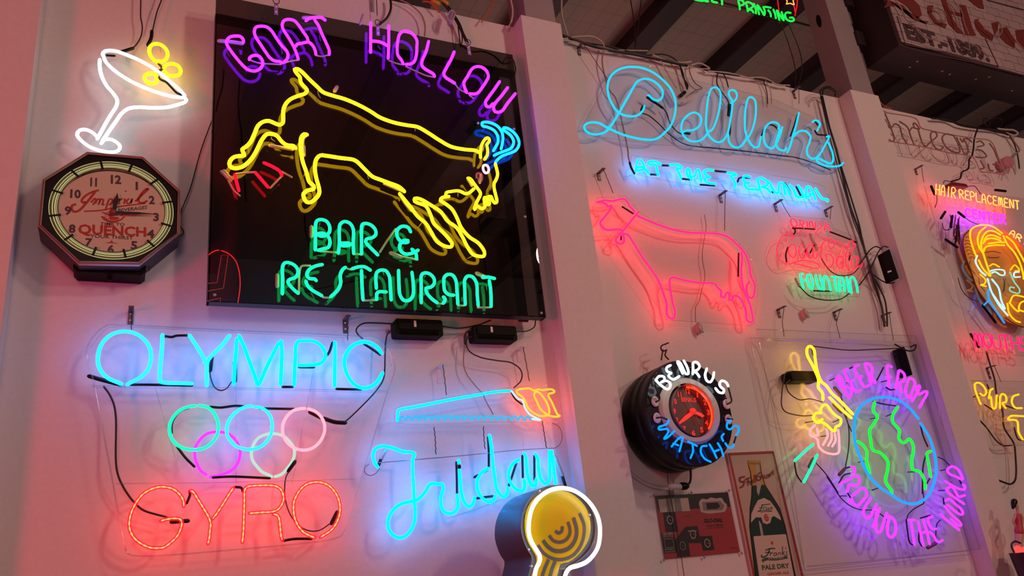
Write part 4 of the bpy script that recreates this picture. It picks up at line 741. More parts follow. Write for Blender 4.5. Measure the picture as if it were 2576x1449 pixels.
link('cream_cloud', [tuple(p) for p in smooth_path(P3("610,640 640,595 700,600 740,580 800,590 860,585 890,630 920,660 900,730 850,745 800,750 740,758 680,752 630,735 620,690", e, 'Y'), .004, True)], [tuple(range(len(smooth_path(P3("610,640 640,595 700,600 740,580 800,590 860,585 890,630 920,660 900,730 850,745 800,750 740,758 680,752 630,735 620,690", e, 'Y'), .004, True))))], M_pc, t)
e += .0005
for s in ("240,598 315,595 335,738 260,741", "330,594 400,590 425,735 350,738", "645,630 845,618 892,672 865,720 660,725"): link('picture_block', *poly(s, 'Y', e), M_pg, t)
link('picture_block', *poly("690,640 820,635 845,680 810,705 700,710", 'Y', e+.0004), M_pb, t)
for s, m_ in (("288,828", M_pc), ("543,985", M_pc), ("703,1085", M_pc), ("430,1115", M_pg)):
    q = P3(s, e, 'Y')[0]; link('printed_dial', *join([ringvf(q, .0145, .0165, .0115, .0135, q.y, 24), ribvf([q+Vector((0, 0, .002)), q+Vector((.006, 0, -.004))], .0015)]), m_, t)
link('printed_dial', *join([rib("222,1040 318,1035 335,1130 238,1140", 'Y', 5, e, True, straight=True)]), M_pc, t)
link('lettering', *join([textvf('GLO-DIAL', (672, 858), (878, 850), 42, 'Y', e, .03)]), M_pb, t)
link('lettering', *join([textvf('CLOCK COMPANY', (695, 900), (885, 892), 18, 'Y', e, .01), textvf('MORE PROMINENT', (705, 925), (888, 915), 12, 'Y', e), textvf('IN ONE YEAR', (440, 790), (510, 787), 9, 'Y', e), textvf('GLO-DIAL', (955, 1148), (1040, 1140), 12, 'Y', e)]), M_pb, t)
link('lettering', *join([textvf('GRUEN', (207, 1002), (322, 995), 30, 'Y', e, .01), textvf('WATCH TIME', (210, 1025), (325, 1018), 16, 'Y', e), textvf('WHITE KING', (485, 962), (582, 958), 18, 'Y', e, .02), textvf('GOLD', (525, 1040), (570, 1037), 13, 'Y', e, .02), textvf('McNURRAY', (230, 1165), (345, 1158), 14, 'Y', e), textvf('BLACKOUTS', (235, 1190), (350, 1182), 14, 'Y', e)]), M_pc, t)
for s in ("103,555", "524,522", "940,500", "1080,1197", "665,1242", "217,1272"):
    q = P3(s, .01, 'Y')[0]; link('pin', *lathe((q.x, 0, q.z), [(0, -.016), (.004, -.014), (.005, -.011), (.003, -.009)], 12), M_steel, t, True)
tag(link('ball_chain', *tubevf([p+Vector((.001*(-1)**k, 0, 0)) for k, p in enumerate(smooth_path(P3("Y: 240,200 260,330 290,560 340,800 400,1150 450,1480", .02), .004))], .0014, 5), M_wire, None, True), 'thin dark chain hanging in front of the red poster', 'chain')
# ------------------------------------------------------------------ ginger ale sign
t = thing('tin_bottle_sign', 'tall tin sign painted with a green bottle and red border', 'sign', mid('_: 1950,1449', 0))
f0 = .012
link('tin_panel', *plate("920,85 1440,62 1815,1620 1235,1640", 'Y', f0, .01), mat('cream_tin', (.52, .43, .34), .3, spec=.6), t)
link('red_border', *join([rib(s, 'Y', 30, f0+.0006, straight=True) for s in ("935,100 1425,78", "940,90 1095,800 1250,1600", "1428,70 1600,790 1790,1600")]), mat('red_border', (.33, .035, .035), .4), t)
g1 = f0+.001
M_gl = mat('bottle_green', (.012, .05, .035), .3); M_ye = mat('bottle_gold', (.5, .3, .04), .4); M_pap = mat('label_cream', (.6, .52, .42), .4); M_gt = mat('ink_green', (.03, .1, .06), .5); M_rt = mat('ink_red', (.42, .04, .03), .5)
link('bottle_outline', *poly("1150,170 1288,170 1302,290 1345,440 1410,540 1510,700 1570,900 1610,1100 1720,1620 1250,1620 1190,1100 1167,900 1172,700 1190,560 1192,450 1175,290 1155,230", 'Y', g1), M_pb, t)
g1 += .0006
link('bottle_cap', *poly("1155,172 1283,170 1293,215 1158,222", 'Y', g1+.0002), M_ye, t)
link('bottle_neck', *poly("1160,180 1280,180 1292,290 1335,438 1202,448 1184,290 1162,225", 'Y', g1), M_ye, t)
link('bottle_glass', *poly("1202,450 1335,442 1400,545 1498,705 1556,900 1598,1100 1700,1610 1262,1610 1202,1100 1178,900 1183,700 1202,560", 'Y', g1), M_gl, t)
g1 += .0005
link('bottle_highlight', *(poly("1235,190 1260,190 1300,440 1272,560 1252,520 1248,440", 'Y', g1)), mat('glint', (.4, .42, .36), .4), t); link('bottle_highlight', *(poly("1270,830 1300,870 1325,1000 1298,1002 1280,900", 'Y', g1)), mat('glint', (.4, .42, .36), .4), t)
link('cap_teeth', *join([rib('%d,190 %d,215' % (x, x+2), 'Y', 6, g1, straight=True) for x in range(1172, 1285, 16)]), M_pb, t)
link('neck_label', *poly("1186,858 1190,760 1225,680 1262,610 1330,583 1400,620 1460,700 1510,790 1520,832 1440,785 1415,800 1400,860 1360,875 1320,860 1300,800 1240,800", 'Y', g1), M_pap, t)
link('body_label', *poly("1213,1015 1225,1008 1560,985 1575,992 1690,1600 1300,1610", 'Y', g1), M_pap, t)
g1 += .0005
q = P3("1357,803", g1, 'Y')[0]; link('red_seal', [(q.x+.0135*math.cos(a), q.y, q.z+.016*math.sin(a)) for a in [math.pi/8+k*math.pi/4 for k in range(8)]], [tuple(range(8))], M_rt, t)
q = P3("1420,1083", g1, 'Y')[0]; link('red_seal', [(q.x+.006*math.cos(a), q.y, q.z+.008*math.sin(a)) for a in [math.pi/6+k*math.pi/3 for k in range(6)]], [tuple(range(6))], M_rt, t)
link('lettering', *join([textvf('FOR', (1328, 797), (1380, 792), 18, 'Y', g1+.0005), textvf('MIXING', (1325, 828), (1395, 822), 18, 'Y', g1+.0005)]), M_pap, t)
FK = [("1300,665 1370,655 1400,650", 10), ("1315,655 1290,720 1262,735", 12), ("1275,695 1320,690", 7), ("1320,700 1345,680 1352,690", 7), ("1330,700 1325,715", 8), ("1372,690 1352,700 1358,715 1378,705 1375,715", 7), ("1385,692 1382,715", 7), ("1384,700 1398,692 1398,714", 7), ("1415,670 1408,712", 7), ("1428,690 1410,702 1425,712", 7), ("1265,735 1340,722 1420,730 1340,736 1290,742", 7)]
FB = [("1345,1165 1400,1145 1455,1145", 14), ("1395,1150 1370,1210 1330,1240 1300,1235 1310,1215", 16), ("1340,1190 1400,1185", 10), ("1405,1190 1400,1225", 12), ("1402,1202 1430,1185", 10), ("1470,1190 1440,1200 1440,1222 1465,1215 1470,1195 1472,1222", 9), ("1490,1190 1492,1222", 9), ("1492,1200 1512,1188 1518,1220", 9), ("1535,1120 1535,1218", 12), ("1560,1180 1538,1198 1565,1220", 10), ("1572,1130 1568,1150", 8), ("1590,1175 1575,1190 1590,1210 1572,1222", 9)]
link('printed_script', *join([rib(s, 'Y', w_, g1) for s, w_ in FK]), M_gt, t); link('printed_script', *join([rib(s, 'Y', w_, g1) for s, w_ in FB]), M_gt, t)
link('green_ribbon', *rib("1310,1285 1350,1262 1450,1262 1590,1240", 'Y', 30, g1), M_gt, t)
link('lettering', *textvf("IT'S THE BEST", (1380, 1270), (1555, 1253), 18, 'Y', g1+.0005, .01), M_pap, t)
link('lettering', *textvf('PALE DRY', (1312, 1382), (1615, 1358), 50, 'Y', g1, .035), M_gt, t)
link('lettering', *textvf('GINGER ALE', (1370, 1442), (1608, 1424), 28, 'Y', g1, .02), M_rt, t)
link('printed_script', *join([rib(s, 'Y', w_, g1+.001) for s, w_ in [("1120,345 1060,360", 15), ("1060,360 1070,400 1110,405 1100,450 1065,470", 17), ("1180,360 1130,375 1115,400", 13), ("1150,370 1160,420 1150,445", 13), ("1130,410 1175,398", 10), ("1180,395 1185,430 1200,425 1205,380", 11), ("1225,330 1220,415", 12), ("1240,325 1240,410", 12), ("1290,300 1260,330 1255,385 1285,385 1290,350 1270,345", 15), ("1305,300 1300,375", 10), ("1335,330 1315,350 1325,370 1340,345 1345,368", 11), ("1372,325 1355,335 1372,350 1355,365", 10), ("1395,318 1378,328 1395,342 1378,358", 10), ("1385,335 1410,320 1400,310 1390,330 1410,345", 9), ("1435,280 1415,300 1438,310 1425,330", 11)]]), mat('maroon_ink', (.2, .02, .03), .4), t)
# ------------------------------------------------------------------ globe beer sign
DE = .105
t = thing('neon_globe_sign', 'BEER FROM AROUND THE WORLD neon ringing a blue and green globe', 'neon sign', mid('_: 2200,1140', 0))
BO = "1903,828 2304,845 2465,1381 2024,1434"
bo = P3(BO, DE-.05); 
link('acrylic_panel', *prism(bo, .004), M_clear, t)
link('panel_edge', *tubevf(bo, .0028, 5, True), M_rod, t, True)
bi = P3("1887,850 2298,862 2440,1395 2008,1440", .028)
link('back_panel_edge', *tubevf(bi, .0028, 5, True), M_rod, t, True)
for s in ("1893,865 1905,880 1985,1180 2022,1420", "1915,855 2100,862 2290,872", "2298,880 2370,1130 2440,1385", "2030,1425 2200,1410 2440,1385"): link('box_return', *tub(s, '_', 4, .04, sides=4), M_rod, t)
yl = tubes(t, 'bottle_outline', ["575,740 570,690 540,650 540,590 500,490 455,400 455,350 480,335 505,360 515,430 530,520 560,600 600,635 640,690 700,745 800,850", "625,725 700,800 790,880"], 'Z', 19, DE, N['yellow'])
tubes(t, 'foam_outline', ["555,825 570,790 600,780 640,830 670,860 710,890 705,930 670,950 665,980 640,970 605,935 560,910 530,915 500,880 520,845 560,842|570,890 545,905"], 'Z', 17, DE, N['yellow'])
tubes(t, 'hand_outline', ["515,935 480,970 480,1010 530,1040 545,1100 590,1140 690,1145 697,1060 690,970", "600,965 610,1010 575,1085", "640,990 640,1040 615,1090", "665,1000 670,1050 645,1095", "530,960 535,1010 510,1010"], 'Z', 17, DE, N['salmon'])
tubes(t, 'sleeve_outline', ["500,1080 430,1140 360,1205", "530,1160 490,1250 430,1365"], 'Z', 20, DE, N['aqua'])
tubes(t, 'blackout_section', ["358,1215 375,1310 410,1365", "490,350 500,400", "AI: 370,180 440,150", "AI: 830,370 940,160", "AI: 980,490 1050,530 1130,520", "AI: 350,400 330,415", "AI: 770,725 900,760 1160,800", "AA: 620,440 640,520 670,590", "AA: 660,640 640,720 635,900", "AJ: 260,210 340,190", "AJ: 170,420 240,310 340,280", "AJ: 290,560 350,650", "AK: 110,880 130,1050 160,1200 220,1240", "AK: 290,1050 290,1180 330,1250", "AK: 310,855 450,815", "AK: 630,580 640,660", "AK: 860,330 890,380", "AK: 440,300 400,370"], 'Z', 11, DE-.014, M_black)
tubes(t, 'electrode_boot', ["AI: 130,500 230,620", "AI: 120,770 240,900", "AJ: 175,300 250,220", "AK: 410,1270 520,1210", "Z: 470,1250 500,1190"], 'AI', 60, DE-.016, mat('brown_boot', (.12, .07, .05), .4))
tubes(t, 'letter', ["155,345 200,420 290,540 370,665|170,330 210,315 250,350 260,420 235,460|270,490 330,480 400,530 410,600 375,640", "350,185 290,220 300,270 340,340 350,395|430,375 400,400 430,490 490,560 555,535", "530,120 460,150 470,220 500,270 490,320|580,305 540,330 570,410 620,480 700,455", "630,100 660,200 700,320 730,430|645,92 700,105 745,160 755,220 735,280 750,340 800,420",
  "1075,150 1000,130 1000,200 1010,280 1060,320|985,325 1020,350 1020,470"], 'AI', 42, DE, N['purple'])
tubes(t, 'letter', ["320,740 350,600 380,400 400,310 450,320 530,400 540,500 510,570 430,600 430,700 460,840", "680,940 740,780 790,620 760,540 690,500 630,530 600,620 560,780 570,880 630,960 690,970", "720,1050 780,950 850,830 900,720 900,680 860,690 830,800|880,890 960,860 1020,820 1085,825 1060,920 980,1060 900,1210"], 'AM', 62, DE, N['purple'])
tubes(t, 'letter', ["345,195 385,210 385,260 350,275", "190,430 300,370 410,315 450,340 455,400 420,460 360,450 320,440 300,490 285,540", "350,600 430,540 500,490 550,520 560,590 510,660 430,735 370,700 345,640 320,690", "610,635 540,750 510,830 530,890 580,910 625,870 640,830 700,720", "645,1030 690,930 740,770|700,800 690,950 690,1080 720,1110 760,1090 790,990 840,840", "875,880 850,1050 860,1150 900,1180 950,1140 970,1050 950,950 900,890"], 'AJ', 36, DE, N['purple'])
tubes(t, 'letter', ["140,880 230,885|180,920 205,1080 225,1230", "275,900 310,1060 350,1240|350,880 400,1050 440,1220|330,1060 380,1050", "480,830 420,860 430,940 480,1010 530,1005|440,1050 490,1090 530,1170 570,1190 620,1165", "590,800 650,860 750,940 850,1020|660,700 740,800 880,940 870,962 830,950 740,870", "660,610 720,590 800,660 890,740 905,790 870,805 800,760 690,670", "920,655 840,600 740,530 685,470 700,425 760,425 800,480 840,550 930,535", "660,340 760,400 870,450 925,450 930,400 905,385", "705,150 760,130 830,170 880,240 900,310 800,270 710,230 685,185 703,155"], 'AK', 33, DE, N['purple'])
tubes(t, 'globe_circle', ["385,262 460,275 540,325 608,405", "622,435 680,530 715,640 727,740 705,850 660,930 580,970 500,955 430,910 340,850 280,780 225,670 190,570 180,470 195,380 240,310 310,270 383,262"], 'AA', 17, DE, N['globe'])
tubes(t, 'continent_outline', ["318,295 308,350 335,390 310,440 285,480 290,540 305,610 360,635 405,690 405,740 390,820 430,885 430,905", "470,325 435,390 440,430 480,480 480,540 510,565 550,540 575,590 565,680 570,740 620,760 650,820 655,870", "205,555 240,580 265,620 265,690 285,765", "690,620 665,635 675,700 690,790"], 'AA', 17, DE, N['green'])
tubes(t, 'tube_support', ["AI: 130,340 40,380", "AI: 720,1010 820,1000", "AI: 980,970 1120,910", "AI: 100,1070 230,1010", "AI: 900,400 1000,380", "AJ: 190,600 280,600", "AJ: 630,520 720,490", "AK: 130,210 240,205", "AK: 560,470 650,465", "AK: 590,190 660,175", "AJ: 440,130 520,110", "Z: 440,915 500,905", "Z: 560,1020 600,1015"], 'AI', 18, DE-.03, M_wire, sides=5)
for s in ("310,528 535,605", "1158,345 1237,560"):
    a, b = P3(s, .06, 'Z'); link('ballast_box', *bevbox((min(a.x, b.x), -.075, b.z), (max(a.x, b.x), -.01, a.z), .006), M_plastic, t)
tubes(t, 'inner_cable', ["Z: 330,525 290,540 275,600 262,700 260,780 280,825 400,862 500,860", "Z: 325,590 295,620 310,680 390,740 480,735 570,760", "Z: 500,335 620,350 780,365 950,360 1150,350", "AI: 230,640 270,760 320,960 Z: 770,960 770,1100 745,1255", "Z: 735,850 790,980", "Z: 525,1225 600,1310 690,1449 AJ: 0,330 100,480 200,630 330,740 480,795 620,800 760,860 860,960", "AK: 0,0 K: 0,0"][:6]+["AK: 560,0 640,40 720,120", "AK: 340,440 355,640 300,680 200,740 130,820 120,870", "AK: 590,880 540,940 525,1080 520,1180"], 'Z', 8.5, DE-.03, M_cable)
tag(link('wall_cable', *tub("Z: 1240,340 1280,325 1270,360 1220,370 1120,320", '_', 4, .1, sides=6), M_cable, None, True), 'black cable knot at the top right of the globe sign', 'cable')
# ------------------------------------------------------------------ third bay
t = thing('unlit_script_sign', 'dark unlit brown glass script sign at the top right of wall', 'neon sign', mid('_: 2360,380', 0))
tubes(t, 'border_tube', ["120,110 200,122 500,185 530,220 560,290 700,335 950,385 1200,425 1420,470 1500,640 1590,860", "170,460 600,530 900,600 1200,660 1240,720 1290,820 1420,840 1570,872"], 'AD', 14, .09, mat('pink_unlit_glass', (.5, .25, .22), .25))
tubes(t, 'letter', ["130,130 180,250 240,440 210,462 175,440", "130,200 190,300 250,250 300,275 340,400 390,485", "305,220 400,290 440,400 480,500", "430,330 460,295 545,312 490,240 470,250 480,280", "530,320 570,450 610,520 680,470 760,385 740,350 695,350 680,390 700,470 740,540 800,565 832,530", "960,390 860,375 822,430 870,530 950,585 1035,590 1010,480 960,390",
  "1000,415 1050,520 1100,620 1135,590 1120,500 1080,430", "1040,425 1070,470 1090,430 1150,440 1180,470", "1240,560 1310,580 1360,640 1300,660 1230,650", "1240,470 1290,460 1330,500 1250,530", "1400,490 1450,560 1490,660 1520,720", "1290,700 1330,780 1280,800", "1380,740 1400,810 1440,820", "1440,740 1500,760 1540,830 1480,835"], 'AD', 19, .09, N['brown'])
t = thing('neon_hair_sign', 'HAIR REPLACEMENT CENTER neon with outlined man\'s head', 'neon sign', mid('_: 2500,680', 0))
DH = .10
strokes(t, 'HAIR', (222, 320), (575, 392), (10, -165), 'AE', 17, DH, N['hair'])
strokes(t, 'REPLACEMENT', (625, 385), (1640, 580), (-12, -140), 'AE', 17, DH, N['hair'])
strokes(t, 'CENTER', (725, 690), (1420, 820), (-15, -140), 'AE', 30, DH, N['violet'])
strokes(t, 'ART', (1440, 990), (1760, 1190), (40, -80), 'AE', 18, DH, N['hair'])
strokes(t, 'MOUTHS', (300, 1335), (860, 1385), (-25, -140), 'AF', 17, DH, N['mouth'], .8)
tubes(t, 'hair_outline', ["310,430 270,330 245,230 250,160 310,115 400,105 480,125 570,190", "400,125 340,180 320,260 340,340 370,380 400,470 450,620", "550,205 490,170 430,165 380,210 355,290 365,380", "550,240 480,210 420,215 385,260", "555,265 480,240 410,250 375,290", "590,280 530,280 430,292", "590,310 480,310 400,330 375,380", "580,215 620,300 690,380 740,470 780,600 785,650", "610,220 680,280 740,380 800,490", "330,460 370,540 440,620"], 'AF', 17, DH, N['gold'])
tubes(t, 'ear_outline', ["345,605 400,660 390,700 350,712 405,725"], 'AF', 14, DH, N['gold'])
tubes(t, 'brow', ["440,520 480,500 540,530", "650,560 700,512 742,560 700,570"], 'AF', 14, DH, N['gold'])
tubes(t, 'moustache', ["645,890 685,820 800,835", "620,900 640,1000 700,1070 750,1090", "640,890 700,960 735,980 735,930", "800,870 750,900 740,960 800,985"], 'AF', 16, DH, N['gold'])
tubes(t, 'eye_outline', ["450,570 520,555 590,570 592,608 550,610 500,580 460,592", "740,580 690,590 690,628 750,630"], 'AF', 15, DH, N['palebl'])
tubes(t, 'face_line', ["315,415 300,480 350,570 400,615", "420,650 460,780 540,920 625,1020", "465,655 530,740 560,870 595,955 540,900 470,800"], 'AF', 17, DH, N['palebl'])
tubes(t, 'nose', ["645,580 690,680 745,760 735,795 690,790 645,765 650,735 690,740"], 'AF', 14, DH, neon('nosegreen', (.3, .7, .5)))
tubes(t, 'jaw_line', ["430,760 430,850 490,950 590,1095", "425,875 385,915"], 'AF', 17, DH, N['globe'])
link('portrait_back', *[x for x in plate("175,210 230,150 350,120 520,130 700,240 820,420 820,1130 660,1100 560,1040 330,760 270,600 200,400", 'AF', DH-.035, .003, True)], mat('amber_acrylic', (.6, .34, .08), .35), t)
link('painted_lines', *join([rib(s, 'AF', 6, DH-.033) for s in ["200,230 225,225 245,240", "195,265 220,260 250,275", "190,300 225,290 255,310", "195,335 230,325 262,345", "205,370 235,355 270,380", "220,405 250,390 285,410", "235,440 265,425 300,450", "245,470 240,520 270,570 300,600", "330,640 350,720 400,780", "400,380 480,370 560,390", "420,430 480,435 540,430", "580,640 590,700 575,790", "600,650 590,780"]]), M_pb, t)
link('portrait_dark', *plate("230,150 180,210 172,300 185,220 235,165", 'AF', DH-.033, .002), M_pb, t)
tubes(t, 'electrode_boot', ["AE: 150,190 205,320", "AE: 310,720 380,610", "AE: 600,620 700,700", "AE: 470,860 500,680", "AE: 390,1070 580,1200", "AE: 1210,250 1380,270 ", "250,1210 330,1340", "370,920 500,1090"], 'AF', 26, DH-.02, M_plastic)
link('ballast_box', *prism(P3("AE: 490,115 730,150 765,200 500,175", .07), .05), mat('red_brown_box', (.1, .02, .02), .4), t)
tubes(t, 'loose_wire', ["AE: 350,140 370,100 430,105 490,120", "AE: 760,190 870,190 930,260 970,320", "AE: 330,800 360,900 450,910 500,860", "AE: 240,330 240,450 210,540", "AE: 700,700 800,770 950,830", "40,0 60,100 20,150", "120,640 160,760 230,840 330,880", "600,1040 700,1110 789,1140"], 'AF', 8, DH-.03, M_cable)
hp = P3("AE: 30,180 AE: 1760,400 AF: 880,1440 AF: 290,1390", DH-.04)
link('acrylic_panel', *prism(hp, .003), M_clear, t); link('panel_edge', *tubevf(hp, .0028, 5, True), M_rod, t, True)
rnd = random.Random(3)
link('glass_fitting', *join([tubevf(smooth_path([P3('AE: %g,%g' % (520+rnd.uniform(0, 110), 650+rnd.uniform(0, 500)), DH-.03+rnd.uniform(0, .03))[0] for _ in range(3)], .01), .004, 6) for k in range(9)]), clear('brown_glass', (.55, .4, .35), 1, 1.6), t, True)
t = thing('neon_piercing_sign', 'yellow neon letters on clear panel at the far right', 'neon sign', mid('_: 2520,1020', 0))
tubes(t, 'letter', ["165,385 150,350 130,290 130,260 160,255 190,285 200,315 180,332 162,320", "215,350 225,300 240,290|228,340 240,410 255,410 265,330", "285,410 285,345 300,322 320,335 322,370 300,380 320,410", "400,325 365,340 358,375 375,405 420,410", "430,460 350,460 335,480 390,490 400,560 425,605"], 'AG', 11.5, .09, N['gold'])
tubes(t, 'blackout_section', ["205,265 215,290", "170,330 215,322", "190,390 235,418", "320,395 380,415", "372,530 395,600 430,610"], 'AG', 8, .08, M_black)
link('acrylic_panel', *plate("105,240 460,245 460,640 240,640", 'AG', .075, .003), M_clear, t); link('panel_edge', *edge("105,240 460,245 460,640 240,640", 'AG', 6, .075), M_rod, t, True)
for s, w_, l in (("AG: 200,60 220,130 250,230 265,330 300,430 310,530 370,630 380,700 380,850 350,880 310,870 260,850", 4.5, 'thick black cable snaking down past the far yellow letters'), ("AG: 135,460 200,530 260,610 300,640 360,640", 4, 'black cable crossing under the far yellow letters'), ("AG: 100,350 150,330 215,322", 3, 'black cable entering the first far yellow letter'),
   ("AD: 1255,300 1215,420 1200,560 1180,640 1150,680 1140,790 1060,840 1040,910 930,950", 4, 'black cable behind the unlit script sign down to the red sign')):
    tag(link('power_cable', *tub(s, '_', w_, .05, sides=6), M_cable, None, True), l, 'cable')
t = thing('plastic_bag_ballast', 'pink wrapped plug hanging at the top right wall', 'plug', mid('AD: 1640,690', 0))
link('wrap', *plate("1570,660 1640,645 1690,690 1700,745 1640,770 1580,740", 'AD', .06, .05, True), mat('pink_plastic', (.6, .25, .3), .3), t); link('tail', *tub("AD: 1660,740 1620,850", '_', 4, .06), mat('pink_plastic', (.6, .25, .3), .3), t, True); link('tail', *tub("AD: 1650,740 1690,800 1710,860", '_', 3, .06), M_tan, t, True)
# figurine in the right bottom corner
t = thing('figurine', 'small doll with black hair standing in a dark pot, bottom right', 'figurine', mid('AG: 400,1400', .2))
DFg = .2
def blob(name, pts, rad, m):
    me = bpy.data.meshes.new(name); off = Vector(t['_o'])
    me.from_pydata([tuple(p-off) for p in pts], [(i, i+1) for i in range(len(pts)-1)], []); o = bpy.data.objects.new(name, me); COL.objects.link(o)
    sk = o.modifiers.new('s', 'SKIN'); 
    me.skin_vertices.new() if not me.skin_vertices else None
    for i, v in enumerate(me.skin_vertices[0].data): v.radius = (rad[i], rad[i])
    me.skin_vertices[0].data[0].use_root = True
    sb = o.modifiers.new('b', 'SUBSURF'); sb.levels = sb.render_levels = 2
    me2 = bpy.data.meshes.new_from_object(o.evaluated_get(bpy.context.evaluated_depsgraph_get())); bpy.data.objects.remove(o)
    me2.materials.clear(); me2.materials.append(m); o = bpy.data.objects.new(name, me2); COL.objects.link(o); o.parent = t; return o
M_skin = mat('doll_skin', (.6, .33, .25), .5)
try:
    blob('body', P3("400,1290 400,1240 405,1180 400,1130 395,1080 395,1050 388,1020 382,1000", DFg, 'AG'), [.018, .018, .02, .016, .014, .006, .009, .012], M_skin)
    blob('arm', P3("385,1060 365,1110 385,1150", DFg, 'AG'), [.007, .006, .004], M_skin); blob('arm', P3("410,1060 425,1100 415,1150", DFg, 'AG'), [.007, .006, .004], M_skin)
    blob('hair', P3("378,975 372,990 368,1010 362,1035", DFg-.004, 'AG'), [.012, .016, .012, .004], M_black)
    blob('dress', P3("392,1060 398,1100 402,1150 402,1200", DFg+.003, 'AG'), [.017, .016, .018, .026], mat('red_dress', (.5, .05, .07), .5))
except Exception as ex: print('figure', ex)
q = P3("AG: 400,1285", DFg)[0]
link('lamp_bulb', *lathe((q.x, 0, q.z), [(0, -DFg-.02), (.02, -DFg-.012), (.024, -DFg), (.012, -DFg+.02)], 16, 1.4, .8), neon('redbulb', (2.5, .1, .08)), t, True)
pv, pf = [], []; q = P3("AG: 430,1300", DFg)[0]
for k in range(24):
    a = 2*math.pi*k/24
    for r, z in ((.062, 0), (.06, -.004), (.052, -.09), (.045, -.16)): pv.append((q.x+r*math.cos(a), q.y+r*math.sin(a), q.z+z))
for k in range(24):
    for j in range(3): pf.append((4*k+j, 4*((k+1) % 24)+j, 4*((k+1) % 24)+j+1, 4*k+j+1))
link('pot', pv, pf, mat('dark_pot', (.04, .015, .035), .4), t, True)
link('pot_handle', *tub("AG: 370,1300 355,1260 375,1235 410,1245", '_', 5, DFg+.05), mat('dark_pot', (.04, .015, .035), .4), t, True)
# ------------------------------------------------------------------ hung above the wall top
t = thing('neon_printing_sign', 'green PRINTING neon cut by the top of the photo', 'neon sign', mid('AL: 1500,200', .1))
tubes(t, 'letter', ["60,-20 150,5 260,20", "300,-80 310,20 380,30", "450,-60 480,30 590,60", "690,-90 700,0 705,100"], 'AL', 44, .1, N['printing'])
tubes(t, 'letter', ["1115,215 1100,100 1080,20 1120,-5 1190,30 1210,90 1130,130", "1300,260 1280,150 1260,60 1310,50 1410,100 1410,160 1320,220 1400,240 1430,290", "1440,90 1480,200 1490,310", "1560,330 1540,220 1520,120 1600,220 1680,350 1690,250 1660,160", "1700,155 1830,180|1770,235 1820,300 1835,380", "1890,220 1930,320 1950,420", "2030,460 2000,350 1970,240 2050,360 2130,470 2110,370 2080,280", "2290,300 2200,290 2160,350 2200,450 2300,490 2370,460 2340,410 2270,410"], 'AL', 40, .1, N['printing'])
tubes(t, 'red_star', ["2180,-60 2210,50 2190,90 2290,80 2370,110 2350,20 2390,-60"], 'AL', 20, .1, N['hair'])
tubes(t, 'red_stroke', ["2450,-60 2440,100 2400,300 2390,370", "1980,-60 2000,80 2020,250", "2330,-60 2370,150 2390,260"], 'AL', 16, .09, N['redstick'])
link('acrylic_rail', *join([tub("-60,-30 300,65 720,130 1300,270 1900,430 2330,550 2400,500 2450,-60", 'AL', 22, .085, sides=5)]), clear('green_edge', (.6, .7, .5)), t, True)
tubes(t, 'tube_support', ["250,60 262,95", "710,120 725,195", "1340,290 1350,360", "2060,480 2030,525"], 'AL', 18, .08, M_rod, sides=5)
t = thing('tavern_sign_box', 'deep dark box sign painted with bricks and red letters', 'sign', un(2182, 173, .05))
b0 = un(2182, 173, .05); X0, Z0 = b0.x, b0.z; X1, Z1 = X0+3.2, Z0+1.3; FY = -.28
M_boxs = mat('rusty_box', (.018, .009, .011), .5, bump=(12, .3))
link('box_body', *boxvf((X0, FY, Z0), (X1, -.05, Z1)), M_boxs, t)
def brickmat():
    m = mat('painted_bricks', (.36, .29, .30), .5); nt = m.node_tree; b = nt.nodes['Principled BSDF']
    tc = nt.nodes.new('ShaderNodeTexCoord'); mp = nt.nodes.new('ShaderNodeMapping'); mp.inputs['Rotation'].default_value = (math.pi/2, 0, 0)
    no = nt.nodes.new('ShaderNodeTexNoise'); no.inputs['Scale'].default_value = 14
    ad = nt.nodes.new('ShaderNodeVectorMath'); ad.operation = 'MULTIPLY_ADD'; ad.inputs[1].default_value = (.03, .03, .03)
    nt.links.new(tc.outputs['Object'], no.inputs[0]); nt.links.new(no.outputs['Color'], ad.inputs[0]); nt.links.new(tc.outputs['Object'], ad.inputs[2])
    br = nt.nodes.new('ShaderNodeTexBrick'); br.inputs['Scale'].default_value = 1; br.inputs['Mortar Size'].default_value = .0022; br.inputs['Brick Width'].default_value = .13; br.inputs['Row Height'].default_value = .062
    br.inputs['Color1'].default_value = (.42, .33, .34, 1); br.inputs['Color2'].default_value = (.36, .28, .29, 1); br.inputs['Mortar'].default_value = (.12, .08, .09, 1)
    nt.links.new(ad.outputs[0], mp.inputs[0]); nt.links.new(mp.outputs[0], br.inputs[0]); nt.links.new(br.outputs[0], b.inputs['Base Color']); return m
link('brick_face', *boxvf((X0+.03, FY-.006, Z0+.03), (X1-.03, FY, Z1-.03)), brickmat(), t)
ft = -FY+.009
M_blk = mat('faded_black', (.06, .035, .04), .6); M_red = mat('faded_red', (.17, .022, .018), .55)
link('painted_border', *join([rib(s, 'AC', w_, ft, straight=True) for s, w_ in (("1150,180 1245,500 1700,590 2290,750", 18), ("2290,750 2140,430", 14), ("1170,500 1500,600 2000,700 2576,850", 14), ("2160,0 2576,110", 16))]), M_blk, t)
link('lettering', *textvf('EST.-1889.', (1265, 425), (2200, 690), 135, 'AC', ft, .05), M_blk, t)
